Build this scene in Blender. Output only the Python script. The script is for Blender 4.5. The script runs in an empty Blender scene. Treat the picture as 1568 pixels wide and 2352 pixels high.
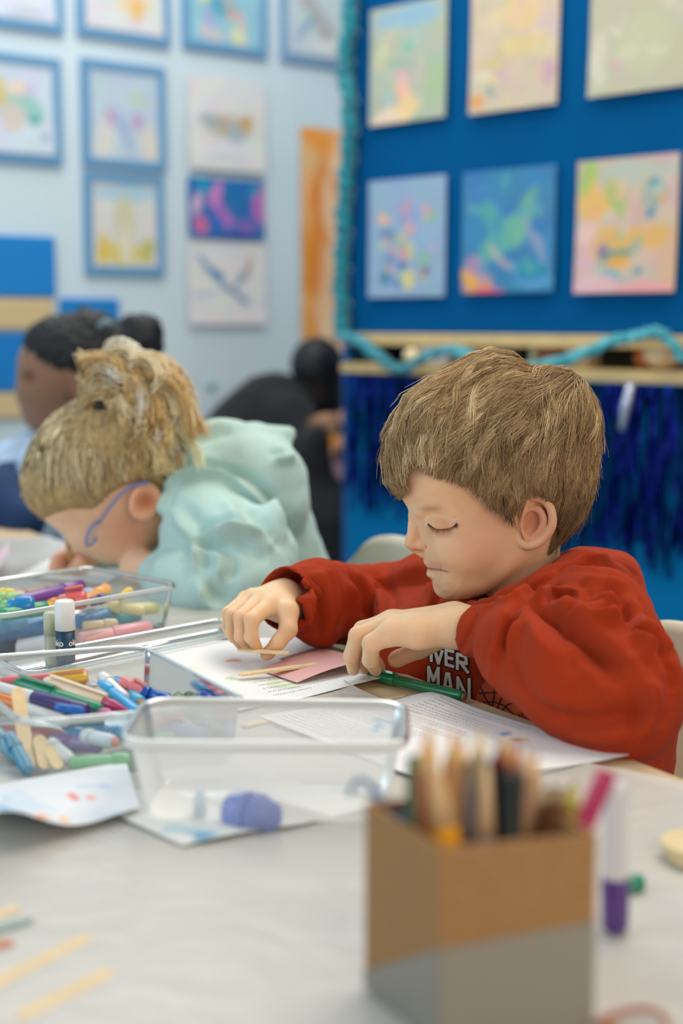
import bpy, bmesh, math, random, os
import numpy as np
import openvdb
from mathutils import Vector, Matrix, Euler, noise as mnoise
from mathutils.bvhtree import BVHTree
from math import sin, cos, tan, pi, radians, atan2, sqrt
random.seed(7); RNG = np.random.default_rng(7)
S = bpy.context.scene
COL = S.collection
# ------------------------------------------------------------------ camera
FPX = 3267.0                     # focal length in pixels for a 1568 px wide frame
PITCH = radians(7.57)
TZ = 0.60                        # table top height
CAMZ = TZ + 0.35
cam = bpy.data.cameras.new('camera'); camo = bpy.data.objects.new('camera', cam); COL.objects.link(camo)
cam.sensor_fit = 'VERTICAL'; cam.sensor_height = 36.0; cam.lens = FPX / 2352 * 36.0
camo.location = (0, 0, CAMZ); camo.rotation_euler = (pi / 2 - PITCH, 0, 0)
cam.clip_start = 0.02
cam.dof.use_dof = True; cam.dof.focus_distance = 1.36; cam.dof.aperture_fstop = 2.7
cam.dof.aperture_blades = 0
S.camera = camo
S.view_settings.view_transform = 'Standard'; S.view_settings.look = 'None'
S.view_settings.gamma = 1.0; S.view_settings.use_curve_mapping = False
S.view_settings.exposure = 0.0
# ------------------------------------------------------------------ light
world = bpy.data.worlds.new('world'); S.world = world; world.use_nodes = True
bg = world.node_tree.nodes['Background']; bg.inputs[0].default_value = (0.80, 0.90, 1.0, 1); bg.inputs[1].default_value = 0.42
def area(name, loc, target, size, power, color):
    l = bpy.data.lights.new(name, 'AREA'); l.shape = 'RECTANGLE'; l.size = size[0]; l.size_y = size[1]
    l.energy = power; l.color = color
    o = bpy.data.objects.new(name, l); COL.objects.link(o); o.location = loc
    o.rotation_euler = (Vector(target) - Vector(loc)).to_track_quat('-Z', 'Y').to_euler(); return o
area('ceiling_light_near', (0.75, 1.45, 2.5), (0.25, 1.35, 0.6), (1.2, 1.0), 20, (1.0, 0.84, 0.64))
area('ceiling_light_far', (0.1, 3.2, 2.9), (0.3, 3.6, 0), (3.0, 1.6), 72, (1.0, 0.97, 0.92))
area('window_light', (-2.6, 0.6, 1.9), (-0.1, 2.2, 0.7), (1.8, 1.6), 36, (0.68, 0.87, 1.0))
area('room_light', (1.0, -0.9, 1.45), (0.3, 1.4, 0.75), (1.6, 1.2), 22, (1.0, 0.82, 0.60))

# ------------------------------------------------------------------ photograph measurements -> places
CP, SP = cos(PITCH), sin(PITCH)
def ray(px, py):
    u = (px - 784.0) / FPX; v = (1176.0 - py) / FPX
    return np.array([u, CP + v * SP, -SP + v * CP])
def at(px, py, Y):
    d = ray(px, py); t = Y / d[1]
    return Vector((d[0] * t, Y, CAMZ + d[2] * t))
def tab(px, py, z=0.0):
    d = ray(px, py); t = (TZ + z - CAMZ) / d[2]
    return Vector((d[0] * t, d[1] * t, TZ + z))
def project(W):
    W = np.asarray(W, float); r = W - np.array([0, 0, CAMZ]); dep = r[..., 1] * CP - r[..., 2] * SP; up = r[..., 1] * SP + r[..., 2] * CP
    return 784 + r[..., 0] / dep * FPX, 1176 - up / dep * FPX
def pxm(px, py, Y):              # pixels per metre there
    return FPX / (Y * CP + (CAMZ - at(px, py, Y).z) * SP)

# ------------------------------------------------------------------ materials
def lin(c):
    if isinstance(c, str):
        c = c.lstrip('#'); c = [int(c[i:i + 2], 16) / 255 for i in (0, 2, 4)]
    return tuple(((x / 12.92) if x <= 0.04045 else ((x + 0.055) / 1.055) ** 2.4) for x in c)
MATS = {}
def mat(name, color='#888888', rough=0.6, metal=0.0, noise=0.0, nscale=40.0, bump=0.0, bscale=200.0, attr=None, trans=0.0, ior=1.45,
        coat=0.0, sheen=0.0, sss=0.0, sssr=(1, .3, .15), emit=0.0, spec=0.5, alpha=1.0, wave=None):
    if name in MATS: return MATS[name]
    m = bpy.data.materials.new(name); m.use_nodes = True; nt = m.node_tree; N = nt.nodes; L = nt.links
    b = N['Principled BSDF']; c = lin(color) + (1,)
    b.inputs['Base Color'].default_value = c; b.inputs['Roughness'].default_value = rough; b.inputs['Metallic'].default_value = metal
    b.inputs['Specular IOR Level'].default_value = spec; b.inputs['IOR'].default_value = ior
    b.inputs['Transmission Weight'].default_value = trans; b.inputs['Coat Weight'].default_value = coat; b.inputs['Coat Roughness'].default_value = 0.15
    b.inputs['Sheen Weight'].default_value = sheen; b.inputs['Sheen Roughness'].default_value = 0.5
    b.inputs['Alpha'].default_value = alpha
    if sss: b.inputs['Subsurface Weight'].default_value = 1.0; b.inputs['Subsurface Radius'].default_value = sssr; b.inputs['Subsurface Scale'].default_value = sss
    tc = N.new('ShaderNodeTexCoord'); src = None
    if attr:
        a = N.new('ShaderNodeVertexColor'); a.layer_name = attr; src = a.outputs['Color']
    if noise:
        n = N.new('ShaderNodeTexNoise'); n.inputs['Scale'].default_value = nscale; n.inputs['Detail'].default_value = 5
        L.new(tc.outputs['Object'], n.inputs['Vector'])
        r = N.new('ShaderNodeMapRange'); r.inputs[1].default_value = 0.3; r.inputs[2].default_value = 0.7
        r.inputs[3].default_value = 1 - noise; r.inputs[4].default_value = 1 + noise
        L.new(n.outputs[0], r.inputs[0])
        mx = N.new('ShaderNodeVectorMath'); mx.operation = 'SCALE'
        if src: L.new(src, mx.inputs[0])
        else: mx.inputs[0].default_value = c[:3]
        L.new(r.outputs[0], mx.inputs['Scale']); src = mx.outputs[0]
    if src: L.new(src, b.inputs['Base Color'])
    if bump:
        n = N.new('ShaderNodeTexNoise'); n.inputs['Scale'].default_value = bscale; n.inputs['Detail'].default_value = 4
        L.new(tc.outputs['Object'], n.inputs['Vector'])
        bp = N.new('ShaderNodeBump'); bp.inputs['Strength'].default_value = bump; bp.inputs['Distance'].default_value = 0.002
        L.new(n.outputs[0], bp.inputs['Height']); L.new(bp.outputs[0], b.inputs['Normal'])
    if emit: b.inputs['Emission Color'].default_value = c; b.inputs['Emission Strength'].default_value = emit
    MATS[name] = m; return m
def clear(name, color='#eef4f4', opacity=0.12, rough=0.08, haze='#dfe6e6', thin=0.04):
    """thin clear or milky plastic: mostly see-through with a gloss and a little haze"""
    if name in MATS: return MATS[name]
    m = bpy.data.materials.new(name); m.use_nodes = True; nt = m.node_tree; N = nt.nodes; L = nt.links
    N.remove(N['Principled BSDF']); out = N['Material Output']
    tr = N.new('ShaderNodeBsdfTransparent'); tr.inputs[0].default_value = lin(color) + (1,)
    gl = N.new('ShaderNodeBsdfGlossy'); gl.inputs['Roughness'].default_value = rough
    df = N.new('ShaderNodeBsdfDiffuse'); df.inputs[0].default_value = lin(haze) + (1,)
    fr = N.new('ShaderNodeFresnel'); fr.inputs[0].default_value = 1.22
    tl = N.new('ShaderNodeBsdfTranslucent'); tl.inputs[0].default_value = lin(haze) + (1,)
    md = N.new('ShaderNodeMixShader'); md.inputs[0].default_value = 0.5; L.new(df.outputs[0], md.inputs[1]); L.new(tl.outputs[0], md.inputs[2])
    m1 = N.new('ShaderNodeMixShader'); m1.inputs[0].default_value = opacity; L.new(tr.outputs[0], m1.inputs[1]); L.new(md.outputs[0], m1.inputs[2])
    m2 = N.new('ShaderNodeMixShader'); L.new(fr.outputs[0], m2.inputs[0]); L.new(m1.outputs[0], m2.inputs[1]); L.new(gl.outputs[0], m2.inputs[2])
    L.new(m2.outputs[0], out.inputs[0]); MATS[name] = m; return m

# ------------------------------------------------------------------ object helpers
def tag(o, label=None, cat=None, group=None, kind=None):
    if label: o['label'] = label
    if cat: o['category'] = cat
    if group: o['group'] = group
    if kind: o['kind'] = kind
    return o
def thing(name, label, cat, loc=(0, 0, 0), rz=0, group=None):
    o = bpy.data.objects.new(name, None); COL.objects.link(o); o.location = loc; o.rotation_euler = (0, 0, rz)
    o.empty_display_size = 0.02
    return tag(o, label, cat, group)
def link(name, me, m, parent=None, smooth=True, local=True):
    """me in world coordinates when local=False, else in the parent's frame"""
    o = bpy.data.objects.new(name, me); COL.objects.link(o)
    for mm in (m if isinstance(m, (list, tuple)) else [m]): me.materials.append(mm)
    if smooth: me.polygons.foreach_set('use_smooth', [True] * len(me.polygons))
    if parent is not None:
        o.parent = parent
        if not local:
            M = Matrix.LocRotScale(parent.location, parent.rotation_euler, None)
            p = parent.parent
            while p is not None:
                M = Matrix.LocRotScale(p.location, p.rotation_euler, None) @ M; p = p.parent
            me.transform(M.inverted())
    return o
def pymesh(name, V, F):
    me = bpy.data.meshes.new(name); me.from_pydata([tuple(v) for v in V], [], F); me.update(); return me
def npmesh(name, V, Q, T=None):
    me = bpy.data.meshes.new(name); V = np.asarray(V, dtype=np.float32)
    me.vertices.add(len(V)); me.vertices.foreach_set('co', V.ravel())
    Q = np.asarray(Q, dtype=np.int32).reshape(-1, 4) if Q is not None and len(Q) else np.zeros((0, 4), np.int32)
    T = np.asarray(T, dtype=np.int32).reshape(-1, 3) if T is not None and len(T) else np.zeros((0, 3), np.int32)
    me.loops.add(Q.size + T.size); me.loops.foreach_set('vertex_index', np.concatenate([Q.ravel(), T.ravel()]))
    me.polygons.add(len(Q) + len(T))
    st = np.concatenate([np.arange(len(Q)) * 4, len(Q) * 4 + np.arange(len(T)) * 3]).astype(np.int32)
    me.polygons.foreach_set('loop_start', st)
    me.update(calc_edges=True); me.validate(); return me
def vcol(me, C, name='Col'):
    a = me.color_attributes.new(name, 'FLOAT_COLOR', 'POINT'); C = np.asarray(C, dtype=np.float32)
    if C.shape[1] == 3: C = np.concatenate([C, np.ones((len(C), 1), np.float32)], 1)
    a.data.foreach_set('color', C.ravel())
def coords(me):
    V = np.empty(len(me.vertices) * 3, np.float32); me.vertices.foreach_get('co', V); return V.reshape(-1, 3)
def normals(me):
    V = np.empty(len(me.vertices) * 3, np.float32); me.vertices.foreach_get('normal', V); return V.reshape(-1, 3)
def setco(me, V): me.vertices.foreach_set('co', np.asarray(V, np.float32).ravel()); me.update()
def bmm(name, fn, bevel=0.0, seg=2):
    bm = bmesh.new(); fn(bm)
    if bevel: bmesh.ops.bevel(bm, geom=list(bm.edges), offset=bevel, segments=seg, affect='EDGES', profile=0.5)
    bmesh.ops.recalc_face_normals(bm, faces=bm.faces)
    me = bpy.data.meshes.new(name); bm.to_mesh(me); bm.free(); return me
def box_me(name, size, center=(0, 0, 0), bevel=0.0, M=None):
    def f(bm):
        r = bmesh.ops.create_cube(bm, size=1.0)
        bmesh.ops.scale(bm, vec=size, verts=r['verts']); bmesh.ops.translate(bm, vec=center, verts=r['verts'])
        if M is not None: bmesh.ops.transform(bm, matrix=M, verts=r['verts'])
    return bmm(name, f, bevel)
def tube(pts, rad, n=8, caps=True, V0=0):
    """tube through points with a radius per point: verts, faces"""
    P = [Vector(p) for p in pts]; R = rad if hasattr(rad, '__len__') else [rad] * len(P)
    V = []; F = []; up = None
    for i, p in enumerate(P):
        t = (P[min(i + 1, len(P) - 1)] - P[max(i - 1, 0)]).normalized()
        if up is None: up = t.orthogonal().normalized()
        up = (up - t * up.dot(t)).normalized(); s = t.cross(up)
        for k in range(n):
            a = 2 * pi * k / n; V.append(p + (up * cos(a) + s * sin(a)) * R[i])
    for i in range(len(P) - 1):
        for k in range(n):
            F.append((V0 + i * n + k, V0 + i * n + (k + 1) % n, V0 + (i + 1) * n + (k + 1) % n, V0 + (i + 1) * n + k))
    if caps: F.append(tuple(V0 + k for k in range(n))[::-1]); F.append(tuple(V0 + (len(P) - 1) * n + k for k in range(n)))
    return V, F
def tubes_me(name, list_):
    V = []; F = []
    for pts, rad, n in list_:
        v, f = tube(pts, rad, n, True, len(V)); V += v; F += f
    return pymesh(name, V, F)
def lathe(prof, n=32, V0=0):
    """profile (r, z) turned about z"""
    V = []; F = []
    for r, z in prof:
        for k in range(n): a = 2 * pi * k / n; V.append((r * cos(a), r * sin(a), z))
    for i in range(len(prof) - 1):
        for k in range(n): F.append((V0 + i * n + k, V0 + i * n + (k + 1) % n, V0 + (i + 1) * n + (k + 1) % n, V0 + (i + 1) * n + k))
    F.append(tuple(V0 + k for k in range(n))[::-1]); F.append(tuple(V0 + (len(prof) - 1) * n + k for k in range(n)))
    return V, F
def spline(pts, n):
    """Catmull-Rom through the points, n samples"""
    P = np.array([list(p) for p in pts], float); m = len(P)
    if m == 2:
        t = np.linspace(0, 1, n)[:, None]; return P[0] * (1 - t) + P[1] * t
    E = np.vstack([2 * P[0] - P[1], P, 2 * P[-1] - P[-2]]); out = []
    for s in np.linspace(0, m - 1 - 1e-9, n):
        i = int(s); t = s - i; a, b, c, d = E[i:i + 4]
        out.append(0.5 * ((2 * b) + (-a + c) * t + (2 * a - 5 * b + 4 * c - d) * t * t + (-a + 3 * b - 3 * c + d) * t ** 3))
    return np.array(out)

# ------------------------------------------------------------------ implicit modelling
def smin(a, b, k):
    if k <= 0: return np.minimum(a, b)
    h = np.maximum(k - np.abs(a - b), 0) / k
    return np.minimum(a, b) - h * h * k * 0.25
def smax(a, b, k): return -smin(-a, -b, k)
class Vol:
    def __init__(s, lo, hi, h, big=None):
        s.lo = np.array(lo, float); s.h = h; s.n = np.ceil((np.array(hi, float) - s.lo) / h).astype(int) + 1
        s.big = big or h * 12; s.f = np.full(s.n, s.big, np.float32)
        s.ax = [(s.lo[i] + h * np.arange(s.n[i])).astype(np.float32) for i in range(3)]
    def block(s, lo, hi):
        a = [int(max(0, math.floor((lo[i] - s.lo[i]) / s.h))) for i in range(3)]
        b = [int(min(s.n[i], math.ceil((hi[i] - s.lo[i]) / s.h) + 1)) for i in range(3)]
        if any(b[i] <= a[i] for i in range(3)): return None
        sl = tuple(slice(a[i], b[i]) for i in range(3))
        return sl, s.ax[0][sl[0]][:, None, None], s.ax[1][sl[1]][None, :, None], s.ax[2][sl[2]][None, None, :]
    def put(s, sl, d, k, op):
        f = s.f[sl]
        if op == 'u': s.f[sl] = smin(f, np.minimum(d, s.big), k)
        elif op == 's': s.f[sl] = smax(f, -d, k)
        elif op == 'i': s.f[sl] = smax(f, d, k)
    def cap(s, a, b, ra, rb=None, k=0.0, op='u', flat=None):
        """tapered capsule; flat=(axis, factor) squashes it"""
        rb = ra if rb is None else rb; a = np.array(a, float); b = np.array(b, float); m = max(ra, rb) + k + s.big * 0.9
        B = s.block(np.minimum(a, b) - m, np.maximum(a, b) + m)
        if B is None: return
        sl, X, Y, Z = B; ab = b - a; q = max(float(ab @ ab), 1e-12)
        t = np.clip(((X - a[0]) * ab[0] + (Y - a[1]) * ab[1] + (Z - a[2]) * ab[2]) / q, 0, 1)
        dx = X - a[0] - t * ab[0]; dy = Y - a[1] - t * ab[1]; dz = Z - a[2] - t * ab[2]
        if flat is not None:
            ax = np.array(flat[0], float); ax /= np.linalg.norm(ax); c = dx * ax[0] + dy * ax[1] + dz * ax[2]
            d = np.sqrt(dx * dx + dy * dy + dz * dz - c * c + (c * flat[1]) ** 2 + 1e-12) - (ra + (rb - ra) * t)
        else: d = np.sqrt(dx * dx + dy * dy + dz * dz) - (ra + (rb - ra) * t)
        s.put(sl, d, k, op)
    def chain(s, pts, k=0.0, op='u'):
        for p, q in zip(pts[:-1], pts[1:]): s.cap(p[0], q[0], p[1], q[1], k, op)
    def ell(s, c, r, R=None, k=0.0, op='u'):
        c = np.array(c, float); r = np.array(r, float) if hasattr(r, '__len__') else np.array([r] * 3, float); m = r.max() + k + s.big * 0.9
        B = s.block(c - m, c + m)
        if B is None: return
        sl, X, Y, Z = B; X = X - c[0]; Y = Y - c[1]; Z = Z - c[2]
        if R is not None:
            R = np.array(R); U = [X * R[0, i] + Y * R[1, i] + Z * R[2, i] for i in range(3)]
        else: U = [X, Y, Z]
        k0 = np.sqrt((U[0] / r[0]) ** 2 + (U[1] / r[1]) ** 2 + (U[2] / r[2]) ** 2 + 1e-9)
        k1 = np.sqrt((U[0] / r[0] ** 2) ** 2 + (U[1] / r[1] ** 2) ** 2 + (U[2] / r[2] ** 2) ** 2 + 1e-9)
        s.put(sl, k0 * (k0 - 1) / k1, k, op)
    def poly(s, iso=0.0):
        g = openvdb.FloatGrid(); g.background = float(s.big); g.copyFromArray(np.ascontiguousarray(s.f.astype(np.float32)))
        r = g.convertToPolygons(isovalue=iso)
        P = np.asarray(r[0]); Q = np.asarray(r[-1]); T = np.asarray(r[1]) if len(r) == 3 else None
        return s.lo + P * s.h, Q[:, ::-1], T
def relax(V, Q, it=2, lam=0.5):
    """light Laplacian smoothing of a quad surface"""
    n = len(V); a = Q.ravel(); b = np.roll(Q, -1, 1).ravel(); V = V.astype(float)
    deg = np.bincount(a, minlength=n) + np.bincount(b, minlength=n)
    for _ in range(it):
        A = np.stack([np.bincount(a, V[b, i], n) + np.bincount(b, V[a, i], n) for i in range(3)], 1)
        V = V + lam * (A / np.maximum(deg, 1)[:, None] - V)
    return V
def poly2d(P, x, y):
    """signed distance to a closed polygon, positive inside"""
    x = np.asarray(x, np.float32); y = np.asarray(y, np.float32); P = np.asarray(P, np.float32)
    d = np.full(x.shape, 1e9, np.float32); ins = np.zeros(x.shape, bool)
    for i in range(len(P)):
        a = P[i]; b = P[(i + 1) % len(P)]; e = b - a; q = e @ e
        if q < 1e-9: continue
        t = np.clip(((x - a[0]) * e[0] + (y - a[1]) * e[1]) / q, 0, 1)
        d = np.minimum(d, (x - a[0] - t * e[0]) ** 2 + (y - a[1] - t * e[1]) ** 2)
        if e[1] != 0:
            c = ((a[1] > y) != (b[1] > y)) & (x < e[0] * (y - a[1]) / e[1] + a[0]); ins ^= c
    d = np.sqrt(d); return np.where(ins, d, -d)
def rbf(ctrl, x, y, sig):
    """smooth interpolation of values given at places: ctrl rows x, y, v..."""
    C = np.asarray(ctrl, np.float32); w = 0; v = 0
    for r in C:
        g = np.exp(-((x - r[0]) ** 2 + (y - r[1]) ** 2) / (2 * sig * sig)) + 1e-7 / (1 + ((x - r[0]) ** 2 + (y - r[1]) ** 2) / 1e4)
        w = w + g; v = v + (g[..., None] * r[2:] if len(r) > 3 else g * r[2])
    return v / (w[..., None] if len(C[0]) > 3 else w)
def bvh_of(me): 
    V = coords(me); return BVHTree.FromPolygons([Vector(v) for v in V.tolist()], [tuple(p.vertices) for p in me.polygons])
def hit(bvh, px, py):
    """where the sight line meets a surface"""
    d = Vector(ray(px, py)).normalized(); h = bvh.ray_cast(Vector((0, 0, CAMZ)), d); return h[0], h[1]
# ================================================================== the room
def struct(name, me, m): o = link(name, me, m, None, False); o['kind'] = 'structure'; return o
def prism(name, poly, z0, z1):
    n = len(poly); V = [(x, y, z0) for x, y in poly] + [(x, y, z1) for x, y in poly]
    F = [tuple(range(n))[::-1], tuple(range(n, 2 * n))] + [(i, (i + 1) % n, n + (i + 1) % n, n + i) for i in range(n)]
    me = pymesh(name, V, F); bm = bmesh.new(); bm.from_mesh(me); bmesh.ops.recalc_face_normals(bm, faces=bm.faces); bm.to_mesh(me); bm.free(); return me
struct('floor', prism('floor', [(-4.4, -1.5), (3.2, -1.5), (3.2, 7.2), (-4.4, 7.2)], -0.05, 0.0), mat('floor_lino', '#8f9aa0', rough=0.5, noise=0.08, nscale=6))
class Plane:
    """an upright surface: origin o (x, y), unit direction d along it to the right, facing n"""
    def __init__(s, o, d):
        s.o = Vector((o[0], o[1], 0)); s.d = Vector((d[0], d[1], 0)).normalized(); s.n = Vector((s.d.y, -s.d.x, 0))
        s.rz = atan2(s.d.y, s.d.x)
    def uv(s, px, py):
        r = Vector(ray(px, py)); O = Vector((0, 0, CAMZ)); t = (s.o - O).dot(s.n) / r.dot(s.n); p = O + r * t
        return (p - s.o).dot(s.d), p.z
    def p(s, u, z, out=0.0): return s.o + s.d * u + Vector((0, 0, z)) + s.n * out
WL = Plane((-.663, 4.30), (1.25, 1.0)); BB = Plane((.156, 3.50), (1.0, -1.0))
wq = [WL.p(-3.0, 0), WL.p(3.3, 0), WL.p(3.3, 0, -.12), WL.p(-3.0, 0, -.12)]
struct('wall_left', prism('wall_left', [(q.x, q.y) for q in wq], 0, 3.1), mat('wall_paint', '#cbdce2', rough=0.85, noise=0.03, nscale=3, bump=0.05, bscale=80))
e = WL.p(3.3, 0)
struct('wall_back', prism('wall_back', [(e.x, e.y), (e.x + .1, e.y + .1), (3.2, 5.9), (3.2, 5.8)], 0, 3.1), mat('wall_paint'))
# blue display cabinet: panel above, open shelf, panel below
blue = mat('board_blue', '#00548c', rough=0.9, spec=.08, noise=0.05, nscale=8, bump=0.15, bscale=300)
cabinet = thing('display_cabinet', 'big blue display cabinet with a wooden shelf across its middle', 'cabinet', BB.p(0.1, 0), BB.rz)
def cpart(name, u0, u1, z0, z1, o0, o1, m, bevel=0.002):
    return link(name, box_me(name, (u1 - u0, o1 - o0, z1 - z0), ((u0 + u1) / 2 - .1, -(o0 + o1) / 2, (z0 + z1) / 2), bevel), m, cabinet, False)
U0, U1 = -0.195, 1.45
Zs = BB.uv(1150, 768)[1]; Zb = BB.uv(1150, 842)[1]
cpart('board_panel', U0, U1, Zs, 2.5, -.05, 0, blue); 
pine = mat('pine', '#d8b981', rough=0.55, noise=0.12, nscale=12)
cpart('shelf_board', U0, U1, Zs - .028, Zs, -.36, .012, pine); cpart('shelf_board', U0 , U1, Zb - .024, Zb, -.36, .03, pine)
cpart('back_board', U0, U1, Zb, Zs - .028, -.37, -.35, mat('shelf_back', '#a3a295'))
cpart('lower_panel', U0, U1, 0.02, Zb - .03, -.05, 0, mat('panel_blue', '#006ca4', rough=0.8, spec=.1, noise=0.05, nscale=5))
cpart('side_panel', U0 - .02, U0, 0, 2.5, -.37, .003, mat('side_blue', '#0b5a96', rough=0.7))

# ---- painted papers: every one its own sheet with its own blots of colour
def art(name, plane, x0, x1, y0, y1, base, blobs, label, group=None, frame=None, seed=0, off=0.012, tilt=0.0, wash=0.10):
    xm, ym = (x0 + x1) / 2, (y0 + y1) / 2; u0 = plane.uv(x0, ym)[0]; u1 = plane.uv(x1, ym)[0]; z1 = plane.uv(xm, y0)[1]; z0 = plane.uv(xm, y1)[1]
    w, h = u1 - u0, z1 - z0; root = thing(name, label, 'picture', plane.p((u0 + u1) / 2, z0, 0.001), plane.rz, group)
    root.rotation_euler[1] = tilt; b = 0
    if frame:
        b = 0.026; fr = []
        def f(bm):
            for sx, sz, cx, cz in ((w, b, 0, b / 2), (w, b, 0, h - b / 2), (b, h - 2 * b, -w / 2 + b / 2, h / 2), (b, h - 2 * b, w / 2 - b / 2, h / 2)):
                r = bmesh.ops.create_cube(bm, size=1); bmesh.ops.scale(bm, vec=(sx, .012, sz), verts=r['verts']); bmesh.ops.translate(bm, vec=(cx, -.007, cz), verts=r['verts'])
        link('picture_frame', bmm('picture_frame', f), mat('frame_' + frame, frame, rough=0.5), root, False)
    rng = np.random.default_rng(seed + 5); nx, ny = 44, 60; V = []; C = []
    us = np.linspace(0, 1, nx); vs = np.linspace(0, 1, ny); Ug, Vg = np.meshgrid(us, vs); Ug = Ug.ravel(); Vg = Vg.ravel()
    col = np.tile(np.array(lin(base)), (nx * ny, 1))
    nz = np.array([[mnoise.noise(Vector((u * 4 + seed, v * 5, k * 9.1))) for k in range(3)] for u, v in zip(Ug, Vg)])
    col = col * (1 + wash * nz)
    wob = nz * 0.10
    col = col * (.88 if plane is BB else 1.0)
    for bl in blobs:
        bu, bv, ru, rv, c = bl[:5]; a = bl[5] if len(bl) > 5 else 0; al = bl[6] if len(bl) > 6 else .85
        du = Ug - bu + wob[:, 0] * .6; dv = (1 - Vg) - bv + wob[:, 1] * .6; x = du * cos(a) + dv * sin(a); y = -du * sin(a) + dv * cos(a)
        m = np.clip(1.6 - 1.6 * ((x / ru) ** 2 + (y / rv) ** 2), 0, 1)[:, None] * al; col = col * (1 - m) + np.array(lin(c)) * m
    bow = rng.uniform(.002, .008)
    V = np.stack([(Ug - .5) * (w - 2 * b), -(0.004 + off * .4 + bow * (1 - Vg) ** 2), b + Vg * (h - 2 * b)], 1)
    idx = np.arange(nx * ny).reshape(ny, nx); Q = np.stack([idx[:-1, :-1], idx[:-1, 1:], idx[1:, 1:], idx[1:, :-1]], 2).reshape(-1, 4)
    # a sheet with a back as well as a front
    V2 = V + np.array([0, .0012, 0]); Q2 = Q[:, ::-1] + len(V); me = npmesh('paper', np.concatenate([V, V2]), np.concatenate([Q, Q2])); vcol(me, np.clip(np.concatenate([col, col]), 0, 1))
    link('paper', me, mat('painted_paper', attr='Col', rough=0.8, spec=0.2), root, True); return root
BLU = '#6496bc'; GR = 'framed paintings on the pale wall'
R2 = np.random.default_rng(3)
def rnd(n, cols, r=(.05, .12), seed=1, box=(.1, .9, .1, .9), al=.8):
    q = random.Random(seed * 7 + 1); return [(q.uniform(box[0], box[1]), q.uniform(box[2], box[3]), q.uniform(*r), q.uniform(*r), q.choice(cols), q.uniform(0, 3), al) for _ in range(n)]
art('painting', WL, -70, 140, -140, 66, '#c9d3dc', [(.6, .9, .3, .1, '#b9c0cc')], 'pale blue framed painting at the top left corner, mostly out of view', None, BLU, 1)
art('painting', WL, 172, 385, -140, 95, '#cfd0d0', [(.6, .62, .28, .22, '#dcc7a0'), (.65, .7, .08, .2, '#dcae6a'), (.3, .4, .2, .3, '#b7cfdc')], 'blue framed pale painting with an orange starfish', None, BLU, 2)
art('painting', WL, 414, 608, -150, 122, '#8ec0cc', [(.2, .55, .12, .08, '#d8d088'), (.45, .62, .22, .12, '#3a98b0'), (.6, .72, .14, .07, '#e29a8a'), (.7, .92, .14, .12, '#dcd6a8'), (.3, .9, .22, .1, '#c8bcc0'), (.25, .75, .1, .12, '#9aa4cc')] + rnd(14, ['#5cb4bc', '#b4c8a8', '#c4b0c4', '#e0b49c', '#48a4b4'], (.04, .10), 38, al=.5), 'blue framed bright teal painting with a red fish and yellow blots', None, BLU, 3)
art('painting', WL, 640, 800, -160, 150, '#bccbcf', [(.55, .7, .5, .14, '#a9a9a6', .6), (.3, .78, .2, .05, '#6f97b8', -.5), (.7, .9, .3, .08, '#d4d9d6')], 'blue framed painting with a grey diagonal shape beside the dark lamp', None, '#7aa0c0', 4)
art('painting', WL, -110, 137, 122, 372, '#c6d3de', [(.62, .28, .1, .14, '#e6cdb0'), (.75, .3, .08, .1, '#cbb6d8'), (.62, .5, .3, .2, '#8cc0b4'), (.78, .62, .08, .1, '#4aa6a6'), (.55, .62, .18, .2, '#d3c2b8'), (.9, .82, .05, .06, '#7a98c4'), (.4, .35, .12, .2, '#d2b96c')], 'blue framed painting of a teal arch over a cream shape at the left', None, BLU, 5)
art('painting', WL, 184, 376, 145, 388, '#b6c8d4', [(.3, .55, .1, .12, '#b88cbc'), (.68, .55, .1, .1, '#bc92be'), (.5, .7, .1, .3, '#9eb0cc', -.4), (.2, .8, .18, .3, '#d5d2c8'), (.85, .82, .16, .28, '#d8cfc0'), (.7, .3, .2, .1, '#b9cbb4')], 'blue framed pale painting with two mauve petals and a grey blue stem', None, BLU, 6)
art('painting', WL, 190, 372, 400, 632, '#d2d3cc', [(.5, .12, .6, .12, '#9fc6da'), (.5, .45, .2, .36, '#c8c4a0'), (.5, .85, .5, .16, '#d3c068'), (.15, .8, .12, .25, '#d8b848'), (.85, .8, .12, .22, '#b6b45c'), (.5, .75, .1, .3, '#dcd7c0'), (.12, .5, .12, .2, '#d6d3cc'), (.9, .5, .12, .2, '#d8d2cc')], 'blue framed painting of a yellow tent-like shape under a light blue sky', None, BLU, 7)
art('drawing', WL, 428, 604, 183, 392, '#dad9d6', [(.5, .52, .42, .16, '#b7b09a', .1), (.3, .47, .2, .12, '#9fb0b4'), (.75, .48, .12, .12, '#c69a5c', .5), (.6, .58, .14, .12, '#9fb4bc'), (.45, .5, .07, .16, '#b8a58c', -.3), (.5, .88, .4, .03, '#b4c0c0')], 'unframed white drawing of a grey and orange fish', None, None, 8)
art('painting', WL, 428, 602, 412, 548, '#2f6cac', [(.35, .25, .08, .3, '#d98ac4', .2), (.45, .6, .1, .3, '#b66cbc', -.3), (.12, .4, .08, .28, '#dfb8cc', .2), (.14, .8, .12, .2, '#d86a8c'), (.95, .4, .1, .4, '#c06cae'), (.75, .8, .16, .14, '#8a62b0'), (.6, .2, .06, .3, '#0a7ab0'), (.2, .15, .1, .14, '#0f9cc0'), (.85, .15, .08, .12, '#1aa0c0'), (.6, .95, .4, .06, '#2a4c98')], 'small deep blue and pink painting with no frame', None, None, 9, wash=.2)
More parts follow.
